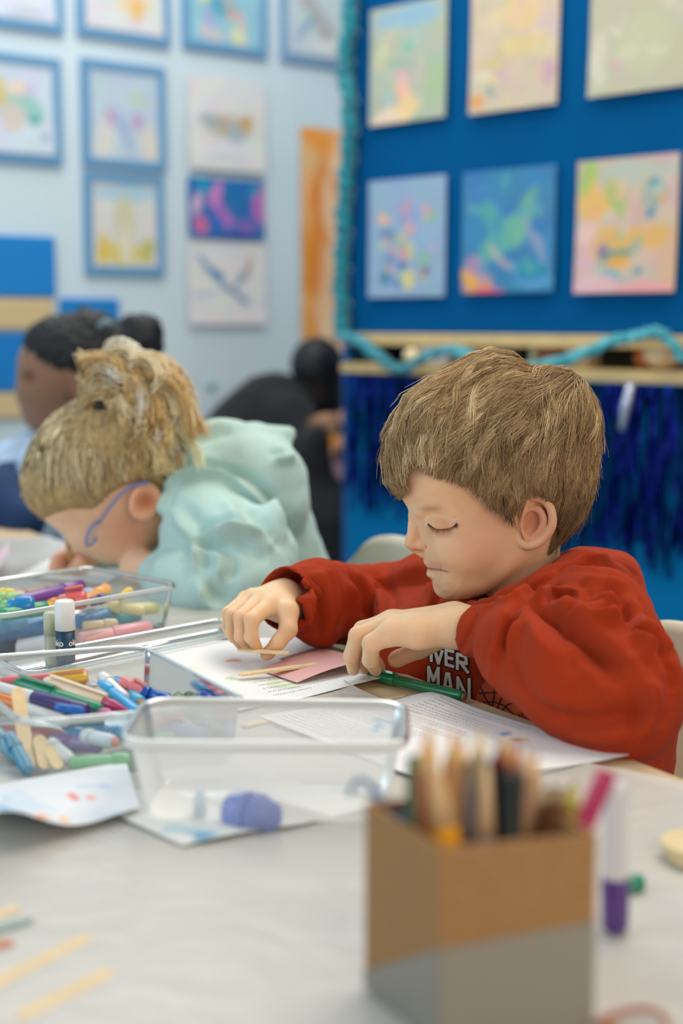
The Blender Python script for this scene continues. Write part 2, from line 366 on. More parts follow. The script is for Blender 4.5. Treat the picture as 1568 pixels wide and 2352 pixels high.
art('drawing', WL, 427, 606, 556, 745, '#dcdbd8', [(.28, .35, .3, .05, '#3c86b4', .8), (.36, .42, .12, .07, '#1478a8', .9), (.55, .58, .2, .06, '#4a7ca0', .5), (.66, .66, .16, .04, '#5a8cb0', .9), (.78, .3, .05, .16, '#b89678', .3), (.68, .45, .05, .14, '#88a0b0', .5), (.2, .63, .2, .03, '#a8b8c4')], 'unframed white drawing of a blue swallow', None, None, 10)
art('poster', WL, 690, 850, 300, 1075, '#f0b878', [(.2, .02, .3, .05, '#f09a38'), (.3, .2, .4, .1, '#f2b070'), (.65, .3, .3, .03, '#ee9a38'), (.2, .4, .3, .1, '#ea9436', .4), (.7, .25, .3, .06, '#f0c898'), (.75, .38, .25, .06, '#f2cfa4'), (.3, .48, .3, .06, '#e08a2c'), (.3, .58, .3, .1, '#e6923a'), (.75, .56, .25, .06, '#e8dcc8'), (.3, .68, .3, .1, '#e08428'), (.6, .8, .5, .2, '#dc8420'), (.65, .66, .2, .05, '#f0c490')] + rnd(30, ['#f0c89c', '#e08020', '#f6d8b4', '#e89438', '#f4b878', '#efe4d4'], (.06, .22), 37, al=.6), 'tall mottled orange poster on the pale wall beside the blue cabinet', None, None, 11, off=.004, wash=.25)
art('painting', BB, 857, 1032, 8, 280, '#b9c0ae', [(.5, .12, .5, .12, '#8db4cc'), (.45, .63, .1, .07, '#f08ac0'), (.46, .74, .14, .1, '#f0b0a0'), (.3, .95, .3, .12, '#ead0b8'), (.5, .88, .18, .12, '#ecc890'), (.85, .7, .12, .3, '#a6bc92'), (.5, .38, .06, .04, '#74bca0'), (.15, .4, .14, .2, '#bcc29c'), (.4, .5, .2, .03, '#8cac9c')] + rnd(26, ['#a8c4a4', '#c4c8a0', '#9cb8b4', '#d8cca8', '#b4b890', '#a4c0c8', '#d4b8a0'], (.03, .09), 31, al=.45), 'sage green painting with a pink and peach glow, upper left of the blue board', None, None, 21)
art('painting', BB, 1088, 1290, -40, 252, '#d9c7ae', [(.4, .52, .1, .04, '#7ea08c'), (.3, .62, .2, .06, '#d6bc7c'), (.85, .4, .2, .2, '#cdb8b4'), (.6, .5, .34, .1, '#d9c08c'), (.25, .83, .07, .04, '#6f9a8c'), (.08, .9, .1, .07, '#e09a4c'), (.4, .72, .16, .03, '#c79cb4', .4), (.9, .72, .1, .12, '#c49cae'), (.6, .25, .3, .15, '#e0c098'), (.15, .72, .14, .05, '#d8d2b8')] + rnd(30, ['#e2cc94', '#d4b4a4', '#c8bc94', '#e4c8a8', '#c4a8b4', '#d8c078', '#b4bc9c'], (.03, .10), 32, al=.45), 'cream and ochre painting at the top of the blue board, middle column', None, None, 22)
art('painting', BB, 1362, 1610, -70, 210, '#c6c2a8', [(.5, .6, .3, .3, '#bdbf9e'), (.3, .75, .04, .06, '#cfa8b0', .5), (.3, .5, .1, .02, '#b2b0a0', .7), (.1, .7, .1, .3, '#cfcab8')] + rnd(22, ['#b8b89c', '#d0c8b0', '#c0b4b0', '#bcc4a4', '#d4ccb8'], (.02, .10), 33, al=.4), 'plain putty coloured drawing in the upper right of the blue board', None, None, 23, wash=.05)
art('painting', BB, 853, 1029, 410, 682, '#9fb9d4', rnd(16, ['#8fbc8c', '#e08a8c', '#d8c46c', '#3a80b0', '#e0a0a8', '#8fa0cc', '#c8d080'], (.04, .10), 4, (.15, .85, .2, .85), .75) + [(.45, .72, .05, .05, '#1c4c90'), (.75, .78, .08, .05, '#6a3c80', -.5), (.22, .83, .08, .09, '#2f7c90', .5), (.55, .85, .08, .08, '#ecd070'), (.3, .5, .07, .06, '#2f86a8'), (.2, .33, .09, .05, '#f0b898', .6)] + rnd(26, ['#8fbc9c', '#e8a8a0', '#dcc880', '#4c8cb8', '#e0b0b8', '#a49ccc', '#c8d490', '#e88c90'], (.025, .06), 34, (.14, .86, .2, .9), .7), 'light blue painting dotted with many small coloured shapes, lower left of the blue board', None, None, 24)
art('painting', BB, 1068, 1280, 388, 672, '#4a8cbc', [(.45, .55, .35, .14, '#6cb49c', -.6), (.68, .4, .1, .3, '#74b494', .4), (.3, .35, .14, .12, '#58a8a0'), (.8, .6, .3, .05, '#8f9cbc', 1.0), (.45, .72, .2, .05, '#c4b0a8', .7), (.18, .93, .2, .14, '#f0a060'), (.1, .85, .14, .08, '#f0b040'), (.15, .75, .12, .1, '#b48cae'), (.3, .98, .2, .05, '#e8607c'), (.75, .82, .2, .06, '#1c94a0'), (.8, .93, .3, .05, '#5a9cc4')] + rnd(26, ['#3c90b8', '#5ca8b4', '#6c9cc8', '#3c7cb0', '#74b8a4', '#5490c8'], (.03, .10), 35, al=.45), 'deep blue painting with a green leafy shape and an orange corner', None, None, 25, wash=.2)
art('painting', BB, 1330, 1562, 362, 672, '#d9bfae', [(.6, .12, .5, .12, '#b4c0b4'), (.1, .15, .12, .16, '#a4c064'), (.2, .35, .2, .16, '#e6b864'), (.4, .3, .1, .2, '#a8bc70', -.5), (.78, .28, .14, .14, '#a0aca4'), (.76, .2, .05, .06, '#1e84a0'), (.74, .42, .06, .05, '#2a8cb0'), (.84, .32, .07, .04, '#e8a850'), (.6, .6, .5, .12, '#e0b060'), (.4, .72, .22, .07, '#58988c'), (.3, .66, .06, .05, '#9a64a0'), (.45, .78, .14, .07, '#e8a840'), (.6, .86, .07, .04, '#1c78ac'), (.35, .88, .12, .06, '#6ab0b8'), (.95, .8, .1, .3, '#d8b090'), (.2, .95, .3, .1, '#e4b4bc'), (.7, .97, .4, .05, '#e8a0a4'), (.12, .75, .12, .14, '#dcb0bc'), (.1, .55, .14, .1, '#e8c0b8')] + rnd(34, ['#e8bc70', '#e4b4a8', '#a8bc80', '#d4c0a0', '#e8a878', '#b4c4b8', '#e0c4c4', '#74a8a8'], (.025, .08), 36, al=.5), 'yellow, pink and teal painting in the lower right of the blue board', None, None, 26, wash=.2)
# flat blocks of colour on the wall at the left
def tile(x0, x1, y0, y1, col, label, r=.02, cat='panel'):
    ym, xm = (y0 + y1) / 2, (x0 + x1) / 2; u0 = WL.uv(x0, ym)[0]; u1 = WL.uv(x1, ym)[0]; z1 = WL.uv(xm, y0)[1]; z0 = WL.uv(xm, y1)[1]
    o = link('wall_panel', box_me('wall_panel', (u1 - u0, .014, z1 - z0), (0, -.008, (z1 - z0) / 2), 0.005), mat('tile_' + col, col, rough=.6), None, False)
    o.location = WL.p((u0 + u1) / 2, z0, 0.0); o.rotation_euler = (0, 0, WL.rz); tag(o, label, cat)
tile(-90, 124, 540, 680, '#0a80c8', 'largest bright blue wall panel, at the left edge'); tile(-90, 118, 687, 757, '#d0b888', 'tan wall panel directly under the largest blue panel')
tile(134, 270, 685, 800, '#0c7cc4', 'blue wall panel behind the dark haired girl\'s head'); tile(-90, 62, 764, 898, '#0a78c0', 'blue wall panel left of the dark haired girl\'s face'); tile(-90, 60, 905, 962, '#d0b888', 'lowest tan wall panel, left of the dark haired girl\'s chin')
v, f = lathe([(.001, 0), (.014, 0), (.016, .004), (.012, .010), (.001, .012)], 20)
o = link('wall_button', pymesh('wall_button', v, f), mat('knob_grey', '#8fb0bc'), None); u, z = WL.uv(483, 885); o.location = WL.p(u, z, 0.0); o.rotation_euler = (pi / 2, 0, WL.rz); tag(o, 'small round grey button on the pale wall', 'button')
# dark lamp behind the garland
lp = WL.uv(800, 120); lamp = thing('wall_lamp', 'dark shaded wall lamp with a brown top beside the teal garland', 'lamp', WL.p(lp[0], lp[1] - .05, .06), WL.rz)
v, f = lathe([(.001, -.06), (.028, -.06), (.04, -.03), (.042, .02), (.03, .05), (.001, .06)], 24); link('lamp_shade', pymesh('s', v, f), mat('lamp_dark', '#12303a'), lamp)
v, f = lathe([(.001, .05), (.024, .05), (.02, .09), (.001, .095)], 20); link('lamp_cap', pymesh('s', v, f), mat('lamp_brown', '#a87a48'), lamp)
# ---- garland: a ruffled teal ribbon down the cabinet's edge and in swags over the shelf
def garland(name, pts, rad, label, m, seed=0):
    P = spline(pts, len(pts) * 16); rng = random.Random(seed); V = []; F = []; n = len(P); k = 10; up = Vector((0, 0, 1))
    for i in range(n):
        t = Vector(P[min(i + 1, n - 1)] - P[max(i - 1, 0)]).normalized(); a = t.orthogonal().normalized(); b = t.cross(a)
        tw = i * 0.45
        for j in range(k):
            th = 2 * pi * j / k; r = rad * (1 + .35 * sin(3 * th + tw) + .2 * sin(i * 1.3 + j)); V.append(Vector(P[i]) + (a * cos(th) + b * sin(th) * .7) * r)
    for i in range(n - 1):
        for j in range(k): F.append((i * k + j, i * k + (j + 1) % k, (i + 1) * k + (j + 1) % k, (i + 1) * k + j))
    F.append(tuple(range(k))[::-1]); F.append(tuple((n - 1) * k + j for j in range(k)))
    o = link(name, pymesh(name, V, F), m); return tag(o, label, 'garland')
teal = mat('teal_crepe', '#0a8494', rough=.6, noise=.25, nscale=30, sheen=.3)
def bp(x, y, o=.03): u, z = BB.uv(x, y); return BB.p(u, z, o)
garland('garland', [bp(828, -60), bp(822, 60), bp(812, 150), bp(822, 260), bp(820, 340), bp(812, 440), bp(806, 560), bp(802, 660), bp(806, 760)], .021, 'teal crepe garland hanging down the left edge of the cabinet', teal, 1)
garland('garland', [bp(806, 768, .05), bp(860, 782, .06), bp(905, 812, .07), bp(945, 842, .07), bp(975, 846, .07), bp(1010, 822, .06), bp(1050, 806, .05), bp(1100, 808, .05)], .013, 'teal crepe garland looping over the left part of the shelf', teal, 2)
garland('garland', [bp(1090, 806, .06), bp(1150, 832, .07), bp(1220, 846, .07), bp(1300, 836, .07), bp(1380, 810, .06), bp(1440, 782, .05), bp(1500, 772, .05), bp(1540, 762, .05), bp(1575, 790, .05), bp(1600, 830, .05)], .013, 'teal crepe garland looping up to the right end of the shelf', mat('teal_pale', '#2c9caa', rough=.5, noise=.25, nscale=30, sheen=.3), 3)
# things on the shelf
def on_shelf(name, x, wpx, h, col, label, cat, shape='box', o=-.045, dz=0):
    wpx *= 1.15; h *= 1.1
    u, _ = BB.uv(x, 820); w = wpx / pxm(x, 820, BB.p(u, 0).y); p = BB.p(u, Zb + .0015 + dz, o)
    if shape == 'box': me = box_me(name, (w, w * .7, h), (0, 0, h / 2), .003)
    elif shape == 'ball':
        v, f = lathe([(.001, 0)] + [(w / 2 * sin(a), h / 2 - h / 2 * cos(a)) for a in np.linspace(.25, 2.9, 12)] + [(.001, h)], 20); me = pymesh(name, v, f)
    else: v, f = lathe([(.001, 0), (w / 2, 0), (w / 2, h * .8), (w / 2 * .8, h * .86), (w / 2 * .8, h), (.001, h)], 20); me = pymesh(name, v, f)
    ob = link(name, me, mat('sh_' + col, col, rough=.6), None, shape != 'box'); ob.location = p; ob.rotation_euler = (0, 0, BB.rz); return tag(ob, label, cat)
on_shelf('storage_box', 842, 44, .05, '#3a2f28', 'small dark box at the left end of the shelf', 'box')
on_shelf('paper_roll', 985, 84, .06, '#dcdde4', 'wide white paper roll on the shelf behind the swag', 'roll', 'box')
on_shelf('clay_ball', 952, 34, .035, '#e8d6a8', 'cream clay ball beneath the teal loop on the shelf', 'ball', 'ball', .01)
on_shelf('clay_ball', 1085, 60, .05, '#cfa890', 'peach clay ball behind the boy\'s hair', 'ball', 'ball', -.04)
on_shelf('storage_box', 1150, 52, .058, '#1f2e30', 'black box on the middle of the shelf', 'box')
on_shelf('jar', 1200, 22, .055, '#c8cbb4', 'pale jar between the black and brown boxes', 'jar', 'jar')
on_shelf('storage_box', 1242, 50, .050, '#8a5238', 'brown box on the shelf', 'box')
on_shelf('storage_box', 1310, 60, .052, '#cdb58c', 'tan box behind the pale teal swag', 'box')
on_shelf('clay_ball', 1450, 44, .05, '#c8703c', 'rust orange clay ball on the right of the shelf', 'ball', 'ball', -.05)
on_shelf('clay_ball', 1500, 84, .062, '#e6cba4', 'largest cream clay ball at the right of the shelf', 'ball', 'ball', -.04)
# ---- foil fringe below the shelf
fringe = thing('foil_fringe', 'dark blue metallic foil fringe hanging under the shelf', 'fringe', BB.p(0.1, Zb - .03), BB.rz)
q = random.Random(9); V = []; F = []
for i in range(150):
    u = U0 + .01 + (U1 - .5 - U0) * i / 150 + q.uniform(-.004, .004); L = q.uniform(.27, .36) + .05 * (i > 85); w = q.uniform(.004, .007); o = q.uniform(.004, .02); b = len(V); ph = q.uniform(0, 6); segs = 10
    for k in range(segs + 1):
        z = -L * k / segs; a = ph + k * q.uniform(.2, .5); cx = u - .1 + sin(ph + k * .5) * .004; dx, dy = cos(a) * w, sin(a) * w
        V += [(cx - dx, -o - dy, z), (cx + dx, -o + dy, z), (cx + dx, -o + dy + .0004, z), (cx - dx, -o - dy + .0004, z)]
    for k in range(segs):
        c = b + 4 * k; F += [(c, c + 1, c + 5, c + 4), (c + 1, c + 2, c + 6, c + 5), (c + 2, c + 3, c + 7, c + 6), (c + 3, c, c + 4, c + 7)]
so = link('strips', pymesh('strips', V, F), mat('foil_blue', '#0a1f78', rough=.32, metal=.85, noise=.4, nscale=60), fringe, False); so['kind'] = 'stuff'
u, z = BB.uv(1468, 880); u2, z2 = BB.uv(1446, 985)
sv, sf = tube([(u - .1, -.03, z - (Zb - .03)), (u - .11, -.035, (z + z2) / 2 - (Zb - .03)), (u2 - .1, -.03, z2 - (Zb - .03))], [.009, .011, .008], 8)
link('silver_strip', pymesh('silver_strip', sv, sf), mat('foil_silver', '#c8d0e8', rough=.3, metal=.6), fringe)['label'] = 'bright silver strip'

# ---- the table with its clear cover
EA = tab(1100, 1612); EB = tab(1568, 1790); ED = (Vector((EA.x, EA.y, 0)) - Vector((EB.x, EB.y, 0))).normalized(); EN = Vector((-ED.y * -1, ED.x * -1, 0))
EN = Vector((.857, .515, 0)); E0 = Vector((EA.x, EA.y, 0))
def ep(s, inn=0.0): p = E0 + ED * s - EN * inn; return (p.x, p.y)
tblroot = thing('table', 'long pale wooden craft table with an uncovered edge beside the boys', 'table', (-.6, 1.3, 0)); tblroot['label'] = 'long pale wooden craft table the children lean on'
link('tabletop', prism('tabletop', [ep(-1.0), ep(1.35), (-1.6, 2.2), (-1.25, .2), (-.2, .25)], TZ - .028, TZ), mat('table_wood', '#d8c09a', rough=.38, noise=.05, nscale=6, coat=.2), tblroot, False, False)
for x, y in ((.42, .62), (-.42, 2.15), (-1.3, 1.9), (-1.1, .5)):
    v, f = tube([(x, y, .0), (x, y, TZ - .03)], .022, 12); link('leg', pymesh('leg', v, f), mat('steel_grey', '#8a8d8f', rough=.35, metal=.8), tblroot, True, False)
def inset(s):      # how far the cover stops short of the edge at s along it
    return .008 + .075 * math.exp(-((s + .02) / .22) ** 4) + .006 * sin(s * 9)
cv = []; NS, NI = 150, 120
for i in range(NS):
    s = -1.02 + 2.2 * i / (NS - 1); x0, y0 = ep(s, inset(s))
    for j in range(NI):
        t = (j / (NI - 1)) ** 1.1; x, y = x0 - 1.25 * t * .96, y0 - 0.22 * t
        w = mnoise.noise(Vector((x * 6, y * 10, 1.3))) * .0014 + mnoise.noise(Vector((x * 22 + y * 9, y * 26, 4))) * .0006 + mnoise.noise(Vector((x * 60, y * 70, 8))) * .0003
        fl = math.exp(-j * .5) * (.002 + .003 * max(0, mnoise.noise(Vector((s * 7, 0, 3)))))
        cv.append((x, y, TZ + .0032 + w + fl))
idx = np.arange(NS * NI).reshape(NS, NI); Q = np.stack([idx[:-1, :-1], idx[:-1, 1:], idx[1:, 1:], idx[1:, :-1]], 2).reshape(-1, 4)
mc = bpy.data.materials.new('cover_film'); mc.use_nodes = True; nt = mc.node_tree; b = nt.nodes['Principled BSDF']; b.inputs['Base Color'].default_value = lin('#d4d3cd') + (1,); b.inputs['Roughness'].default_value = .22
b.inputs['Alpha'].default_value = .80; tc = nt.nodes.new('ShaderNodeTexCoord'); mp = nt.nodes.new('ShaderNodeMapping'); mp.inputs['Scale'].default_value = (9, 13, 10); mp.inputs['Rotation'].default_value = (0, 0, .3)
n1 = nt.nodes.new('ShaderNodeTexNoise'); n1.inputs['Scale'].default_value = 2.2; n1.inputs['Detail'].default_value = 6; n1.inputs['Distortion'].default_value = 1.2
bu = nt.nodes.new('ShaderNodeBump'); bu.inputs['Strength'].default_value = .32; bu.inputs['Distance'].default_value = .006
nt.links.new(tc.outputs['Object'], mp.inputs[0]); nt.links.new(mp.outputs[0], n1.inputs['Vector']); nt.links.new(n1.outputs[0], bu.inputs['Height']); nt.links.new(bu.outputs[0], b.inputs['Normal'])
o = link('table_cover', npmesh('table_cover', cv, Q), mc); tag(o, 'crinkled glossy clear plastic cover spread over the pale table', 'table cover')

# ---- moulded chairs
def chair(loc, rz, label, m, h=.64, w=.36):
    root = thing('chair', label, 'chair', loc, rz, 'moulded plastic chairs'); zs = .34
    # the shell: a curved sheet with thickness, sitter faces -x of the chair
    def shell(name, us, fn, th):
        V = []; n = len(us); 
        for s in (0, 1):
            for i, u in enumerate(us):
                for t in np.linspace(-1, 1, 25):
                    p, nn = fn(u, t); V.append(Vector(p) + Vector(nn) * th * s)
        k = 25; F = []
        for i in range(n - 1):
            for j in range(k - 1):
                a = i * k + j; F.append((a, a + 1, a + k + 1, a + k)); a += n * k; F.append((a, a + k, a + k + 1, a + 1))
        for i in range(n - 1):
            for j in (0, k - 1): a = i * k + j; c = a + n * k; F.append((a, a + k, c + k, c) if j == 0 else (a, c, c + k, a + k))
        for j in range(k - 1):
            for i in (0, n - 1): a = i * k + j; c = a + n * k; F.append((a, c, c + 1, a + 1) if i == 0 else (a, a + 1, c + 1, c))
        return pymesh(name, V, F)
    def back(u, t):
        z = zs + .03 + (h - zs - .03) * u; ww = w / 2 * (1 - .10 * u) * (1 - max(0, (u - .62) / .38) ** 3 * .28); y = ww * t; zz = z - (abs(t) ** 4) * .05 * u
        return (.14 + .05 * u + .02 * (1 - t * t), y, zz), (1, 0, 0)
    def seat(u, t): x = -.19 + .35 * u; return (x, w / 2 * t * (.92 + .08 * u), zs + .012 * t * t + .02 * max(0, u - .7)), (0, 0, -1)
    link('backrest', shell('backrest', np.linspace(0, 1, 22), back, .009), m, root); link('seat', shell('seat', np.linspace(0, 1, 14), seat, .009), m, root)
    for sx in (-1, 1):
        for sy in (-1, 1):
            v, f = tube([(sx * .11, sy * .12, zs - .01), (sx * .17, sy * .17, .0)], .011, 10); link('leg', pymesh('leg', v, f), mat('steel_grey'), root)
    return root
cream = mat('chair_cream', '#d9d2bb', rough=.5)
fz = atan2(.515, .857)
chair((.205, 1.395, 0), fz, 'cream moulded chair the boy in the rust hoodie sits on', cream, .625)
chair((-.095, 1.775, 0), fz, 'empty cream moulded chair behind the boy\'s outstretched arm', cream, .664, .34)
# ================================================================== the boy in the rust hoodie
def rotmat(ax, ay=0, az=0): return np.array(Euler((ax, ay, az)).to_matrix())
class Head:
    """a head frame: photo pixels (x, y) and distance d away from the middle plane -> world"""
    def __init__(s, cx, cy, Y, scale, yaw, roll=0.0):
        s.cx, s.cy, s.s = cx, cy, scale; s.C = at(cx, cy, Y)
        s.M = Matrix.Translation(s.C) @ Euler((roll, 0, yaw)).to_matrix().to_4x4() @ Matrix.Scale(1 / scale, 4)
        s.Mn = np.array(s.M)
    def w(s, G): G = np.asarray(G, float); return G @ s.Mn[:3, :3].T + s.Mn[:3, 3]
    def g(s, px, py, d): return (px - s.cx, d, s.cy - py)
    def gi(s, px, py, d):
        """the place at distance d from the middle plane that is seen at px, py on the near side"""
        G = np.array([px - s.cx, -abs(d), s.cy - py], float)
        for _ in range(4):
            x, y = project(s.w(G)); G[0] -= x - px; G[2] += y - py
        return (G[0], d, G[2])
BH = Head(1130, 1100, 1.40, 2290, radians(5))
FACE = [(938,1165),(950,1190),(961,1214),(968,1240),(972,1262),(977,1281),(986,1296),(987,1304),(989,1316),(994,1334),(1004,1352),(1021,1367),(1044,1374),(1074,1373),
        (1105,1364),(1151,1338),(1200,1306),(1235,1285),(1262,1262),(1300,1215),(1332,1150),(1346,1080),(1348,1010),(1336,940),(1303,885),(1250,862),(1180,848),
        (1110,850),(1050,868),(990,905),(940,965),(912,1030),(908,1090),(920,1136)]
WF = [(1180,1000,160),(1050,1000,146),(1000,1060,138),(940,1120,118),(1000,1200,116),(1080,1230,128),(1180,1230,124),(1015,1345,78),(1075,1345,92),(1000,1290,86),(1060,1290,112),
      (1150,1310,110),(1300,1080,150),(1300,1200,116),(1240,1270,100),(1330,1000,140)]
RF = [(1180,950,165),(1000,960,150),(920,1080,120),(960,1180,92),(980,1250,84),(985,1300,74),(1020,1350,58),(1080,1360,42),(1150,1330,42),(1210,1290,52),(1300,1200,100),(1340,1050,150),
      (1150,1150,150),(1060,1240,100)]
def core2d(px, py, poly, Wc, Rc, sig=55):
    d = poly2d(poly, px, py); W = rbf(Wc, px, py, sig); R = rbf(Rc, px, py, sig); return d, W, R
def corefun(d, W, R, lat):
    q = np.minimum(d / R, 1.0); F = np.sqrt((1 - q) ** 2 + (lat / W) ** 2 + 1e-6) - 1
    return F * np.minimum(R, W)
HAIRO = [(917,1134),(904,1119),(892,1095),(887,1048),(894,994),(917,952),(948,910),(994,878),(1051,847),(1090,826),(1135,817),(1174,825),(1200,842),(1222,851),(1262,848),(1300,852),
         (1331,874),(1350,914),(1359,955),(1367,1025),(1366,1086),(1354,1150),(1338,1190),(1311,1224),(1285,1247),(1266,1253),(1240,1240),(1150,1330),(1060,1330),(990,1200),(950,1160)]
HAIRM = [(917,1136),(870,1140),(840,1000),(900,850),(1130,770),(1350,790),(1420,1000),(1400,1200),(1300,1290),(1262,1262),(1256,1245),(1270,1225),(1278,1185),(1268,1150),(1245,1132),
         (1222,1130),(1200,1145),(1184,1172),(1178,1202),(1165,1188),(1148,1172),(1125,1160),(1108,1146),(1092,1124),(1068,1108),(1045,1100),(1010,1092),(985,1080),(965,1066),(945,1062),
         (930,1078),(920,1100),(924,1118),(934,1128),(928,1134)]
WH = [(1150,950,172),(1000,960,156),(930,1050,132),(910,1110,116),(1100,1080,158),(1180,1080,160),(1150,1160,146),(1300,1000,162),(1320,1120,150),(1290,1220,118),(1250,900,160),(1060,880,150)]
RH = [(1150,900,150),(1000,930,150),(920,1050,120),(905,1110,100),(1340,1050,140),(1310,1200,100),(1150,1100,160)]
LOW = 1.5 if os.environ.get('FAST') else 1.0
def boy_head():
    h = 2.2 * LOW; v = Vol(BH.g(862, 1420, -190), BH.g(1400, 806, 190), h, big=40)
    PX = (v.ax[0] + BH.cx)[:, None]; PY = (BH.cy - v.ax[2])[None, :]
    PX = np.broadcast_to(PX, (v.n[0], v.n[2])); PY = np.broadcast_to(PY, (v.n[0], v.n[2]))
    d, W, R = core2d(PX, PY, FACE, WF, RF)
    lat = np.abs(v.ax[1])[None, :, None]
    core = corefun(d[:, None, :], W[:, None, :], R[:, None, :], lat).astype(np.float32)
    v.f = np.minimum(core, 40)
    g = BH.g
    E2 = lambda x, y, lt, r, k=8, op='u', R=None: [v.ell(BH.gi(x, y, s * lt), r, None if R is None else rotmat(*[R[0] * s, R[1], R[2] * s]), k, op) for s in (-1, 1)]
    C2 = lambda pts, k=6, op='u': [v.chain([(BH.gi(x, y, s * lt), r) for x, y, lt, r in pts], k, op) for s in (-1, 1)]
    # brow ridge, eye socket, lid, nose, mouth, chin, cheek
    E2(968, 1172, 40, (16, 40, 12), 16)
    E2(992, 1196, 118, (34, 34, 22), 22, 's')
    E2(1010, 1203, 78, (33, 30, 21), 7)
    C2([(984,1192,96,2.5),(1000,1187,108,3),(1022,1186,114,3),(1046,1191,116,2.5)], 5, 's')
    C2([(986,1203,100,1.8),(1006,1217,110,2.2),(1028,1215,114,2.2),(1046,1204,116,1.6)], 4, 's')
    v.chain([(g(950,1184,0), 11), (g(953,1206,0), 12), (g(951,1228,0), 16)], 12)
    v.ell(g(950, 1244, 0), (19.5, 21, 18), None, 8)
    E2(968, 1251, 17, (15, 12, 12.5), 6)
    v.chain([(g(955,1260,0), 7), (g(972,1270,0), 9)], 8)
    E2(960, 1266, 10, (9, 5, 6), 4, 's')
    E2(985, 1250, 30, (5, 5, 14), 8, 's')
    C2([(984,1290,0,9),(989,1297,16,8),(1004,1305,38,5)], 8)
    C2([(989,1318,0,8),(995,1320,18,7),(1009,1317,36,5)], 8)
    E2(1040, 1322, 70, (14, 12, 16), 14)
    v.ell(g(1026, 1352, 0), (24, 34, 20), None, 16)
    v.chain([(g(985,1331,0), 2.5), (g(992,1333,20), 1.5)], 12, 's')
    E2(1075, 1262, 82, (62, 50, 50), 30)
    # ears
    for s in (-1, 1):
        L = lambda x: 104 + (x - 1188) * 0.42
        e = lambda x, y, o=0: BH.gi(x, y, s * (L(x) + o))
        Re = rotmat(0, 0, -s * 0.40)
        v.ell(e(1230, 1197), (40, 8, 56), Re, 8)
        v.ell(e(1222, 1203, 12), (23, 13, 29), Re, 5, 's')
        v.ell(e(1226, 1160, 13), (18, 10, 9), Re, 5, 's')
        v.chain([(e(x, y, 7), r) for x, y, r in spline([(1200,1182,5),(1192,1166,7),(1203,1149,8),(1228,1142,8.5),(1252,1151,8.5),(1266,1174,8.5),(1268,1204,8.5),(1256,1229,8.5),(1236,1247,9),(1212,1252,10),(1196,1242,9),(1190,1226,8)], 40)], 4)
        v.chain([(e(x, y, 4), r) for x, y, r in spline([(1216,1166,5),(1238,1172,6),(1248,1194,6.5),(1241,1217,6.5),(1224,1232,6),(1210,1232,5)], 24)], 5)
        v.ell(e(1197, 1205, 6), (8, 7, 12), Re, 6)
    # neck
    v.chain([(g(1195,1225,0), 92), (g(1205,1330,4), 84), (g(1225,1415,6), 92)], 22)
    P, Q, T = v.poly(); P = relax(P, Q, 1, 0.4)
    # skin colour from places on the face
    la = np.abs(P[:, 1]); PN = P.copy(); PN[:, 1] = -la; px, py = project(BH.w(PN))
    base = np.array(lin('#e4bd98')); C = np.tile(base, (len(P), 1))
    def blend(col, w): nonlocal C; w = np.clip(w, 0, 1)[:, None]; C = C * (1 - w) + np.array(lin(col)) * w
    gs = lambda x, y, sx, sy=None: np.exp(-((px - x) / sx) ** 2 - ((py - y) / (sy or sx)) ** 2)
    blend('#dc9a84', 0.5 * gs(1085, 1245, 58, 45) * (la > 40)); blend('#dc9c84', .3 * gs(1125, 1180, 40))
    blend('#d0836c', 0.35 * gs(948, 1248, 22)); blend('#cf8a72', 0.5 * gs(1232, 1198, 50, 64) * (la > 100))
    blend('#c06a4c', 0.5 * gs(1218, 1203, 20, 26) * (la > 100))
    blend('#e4bf9c', 0.5 * gs(1240, 1290, 60, 40)); blend('#b98c80', 0.45 * gs(1015, 1226, 34, 10) * (la > 40))
    blend('#c08478', 0.35 * gs(1018, 1200, 32, 9) * (la > 40))
    blend('#cc8a78', 0.6 * np.exp(-((py - (1303 + 0.12 * (px - 985))) / 10) ** 2) * (px < 1015)); blend('#7c4438', 0.8 * np.exp(-((py - (1306 + 0.10 * (px - 985) + 0.004 * np.maximum(px - 1000, 0) ** 2)) / 2.2) ** 2) * np.clip((1034 - px) / 10, 0, 1) * (px > 960))
    blend('#9a7a5c', 0.5 * np.exp(-((py - (1170 - .05 * (px - 955))) / 6.5) ** 2) * np.exp(-((px - 985) / 26) ** 4) * (la > 20))
    W = BH.w(P); me = npmesh('person_body', W, Q, T); vcol(me, C); return me
def hairF(px, py, lat):
    d, W, R = core2d(px, py, HAIRO, WH, RH); o = corefun(d, W, R, lat)
    d2, W2, R2 = core2d(px, py, FACE, WF, RF); i = corefun(d2, W2, R2, lat) - 5
    return np.minimum(o, i)
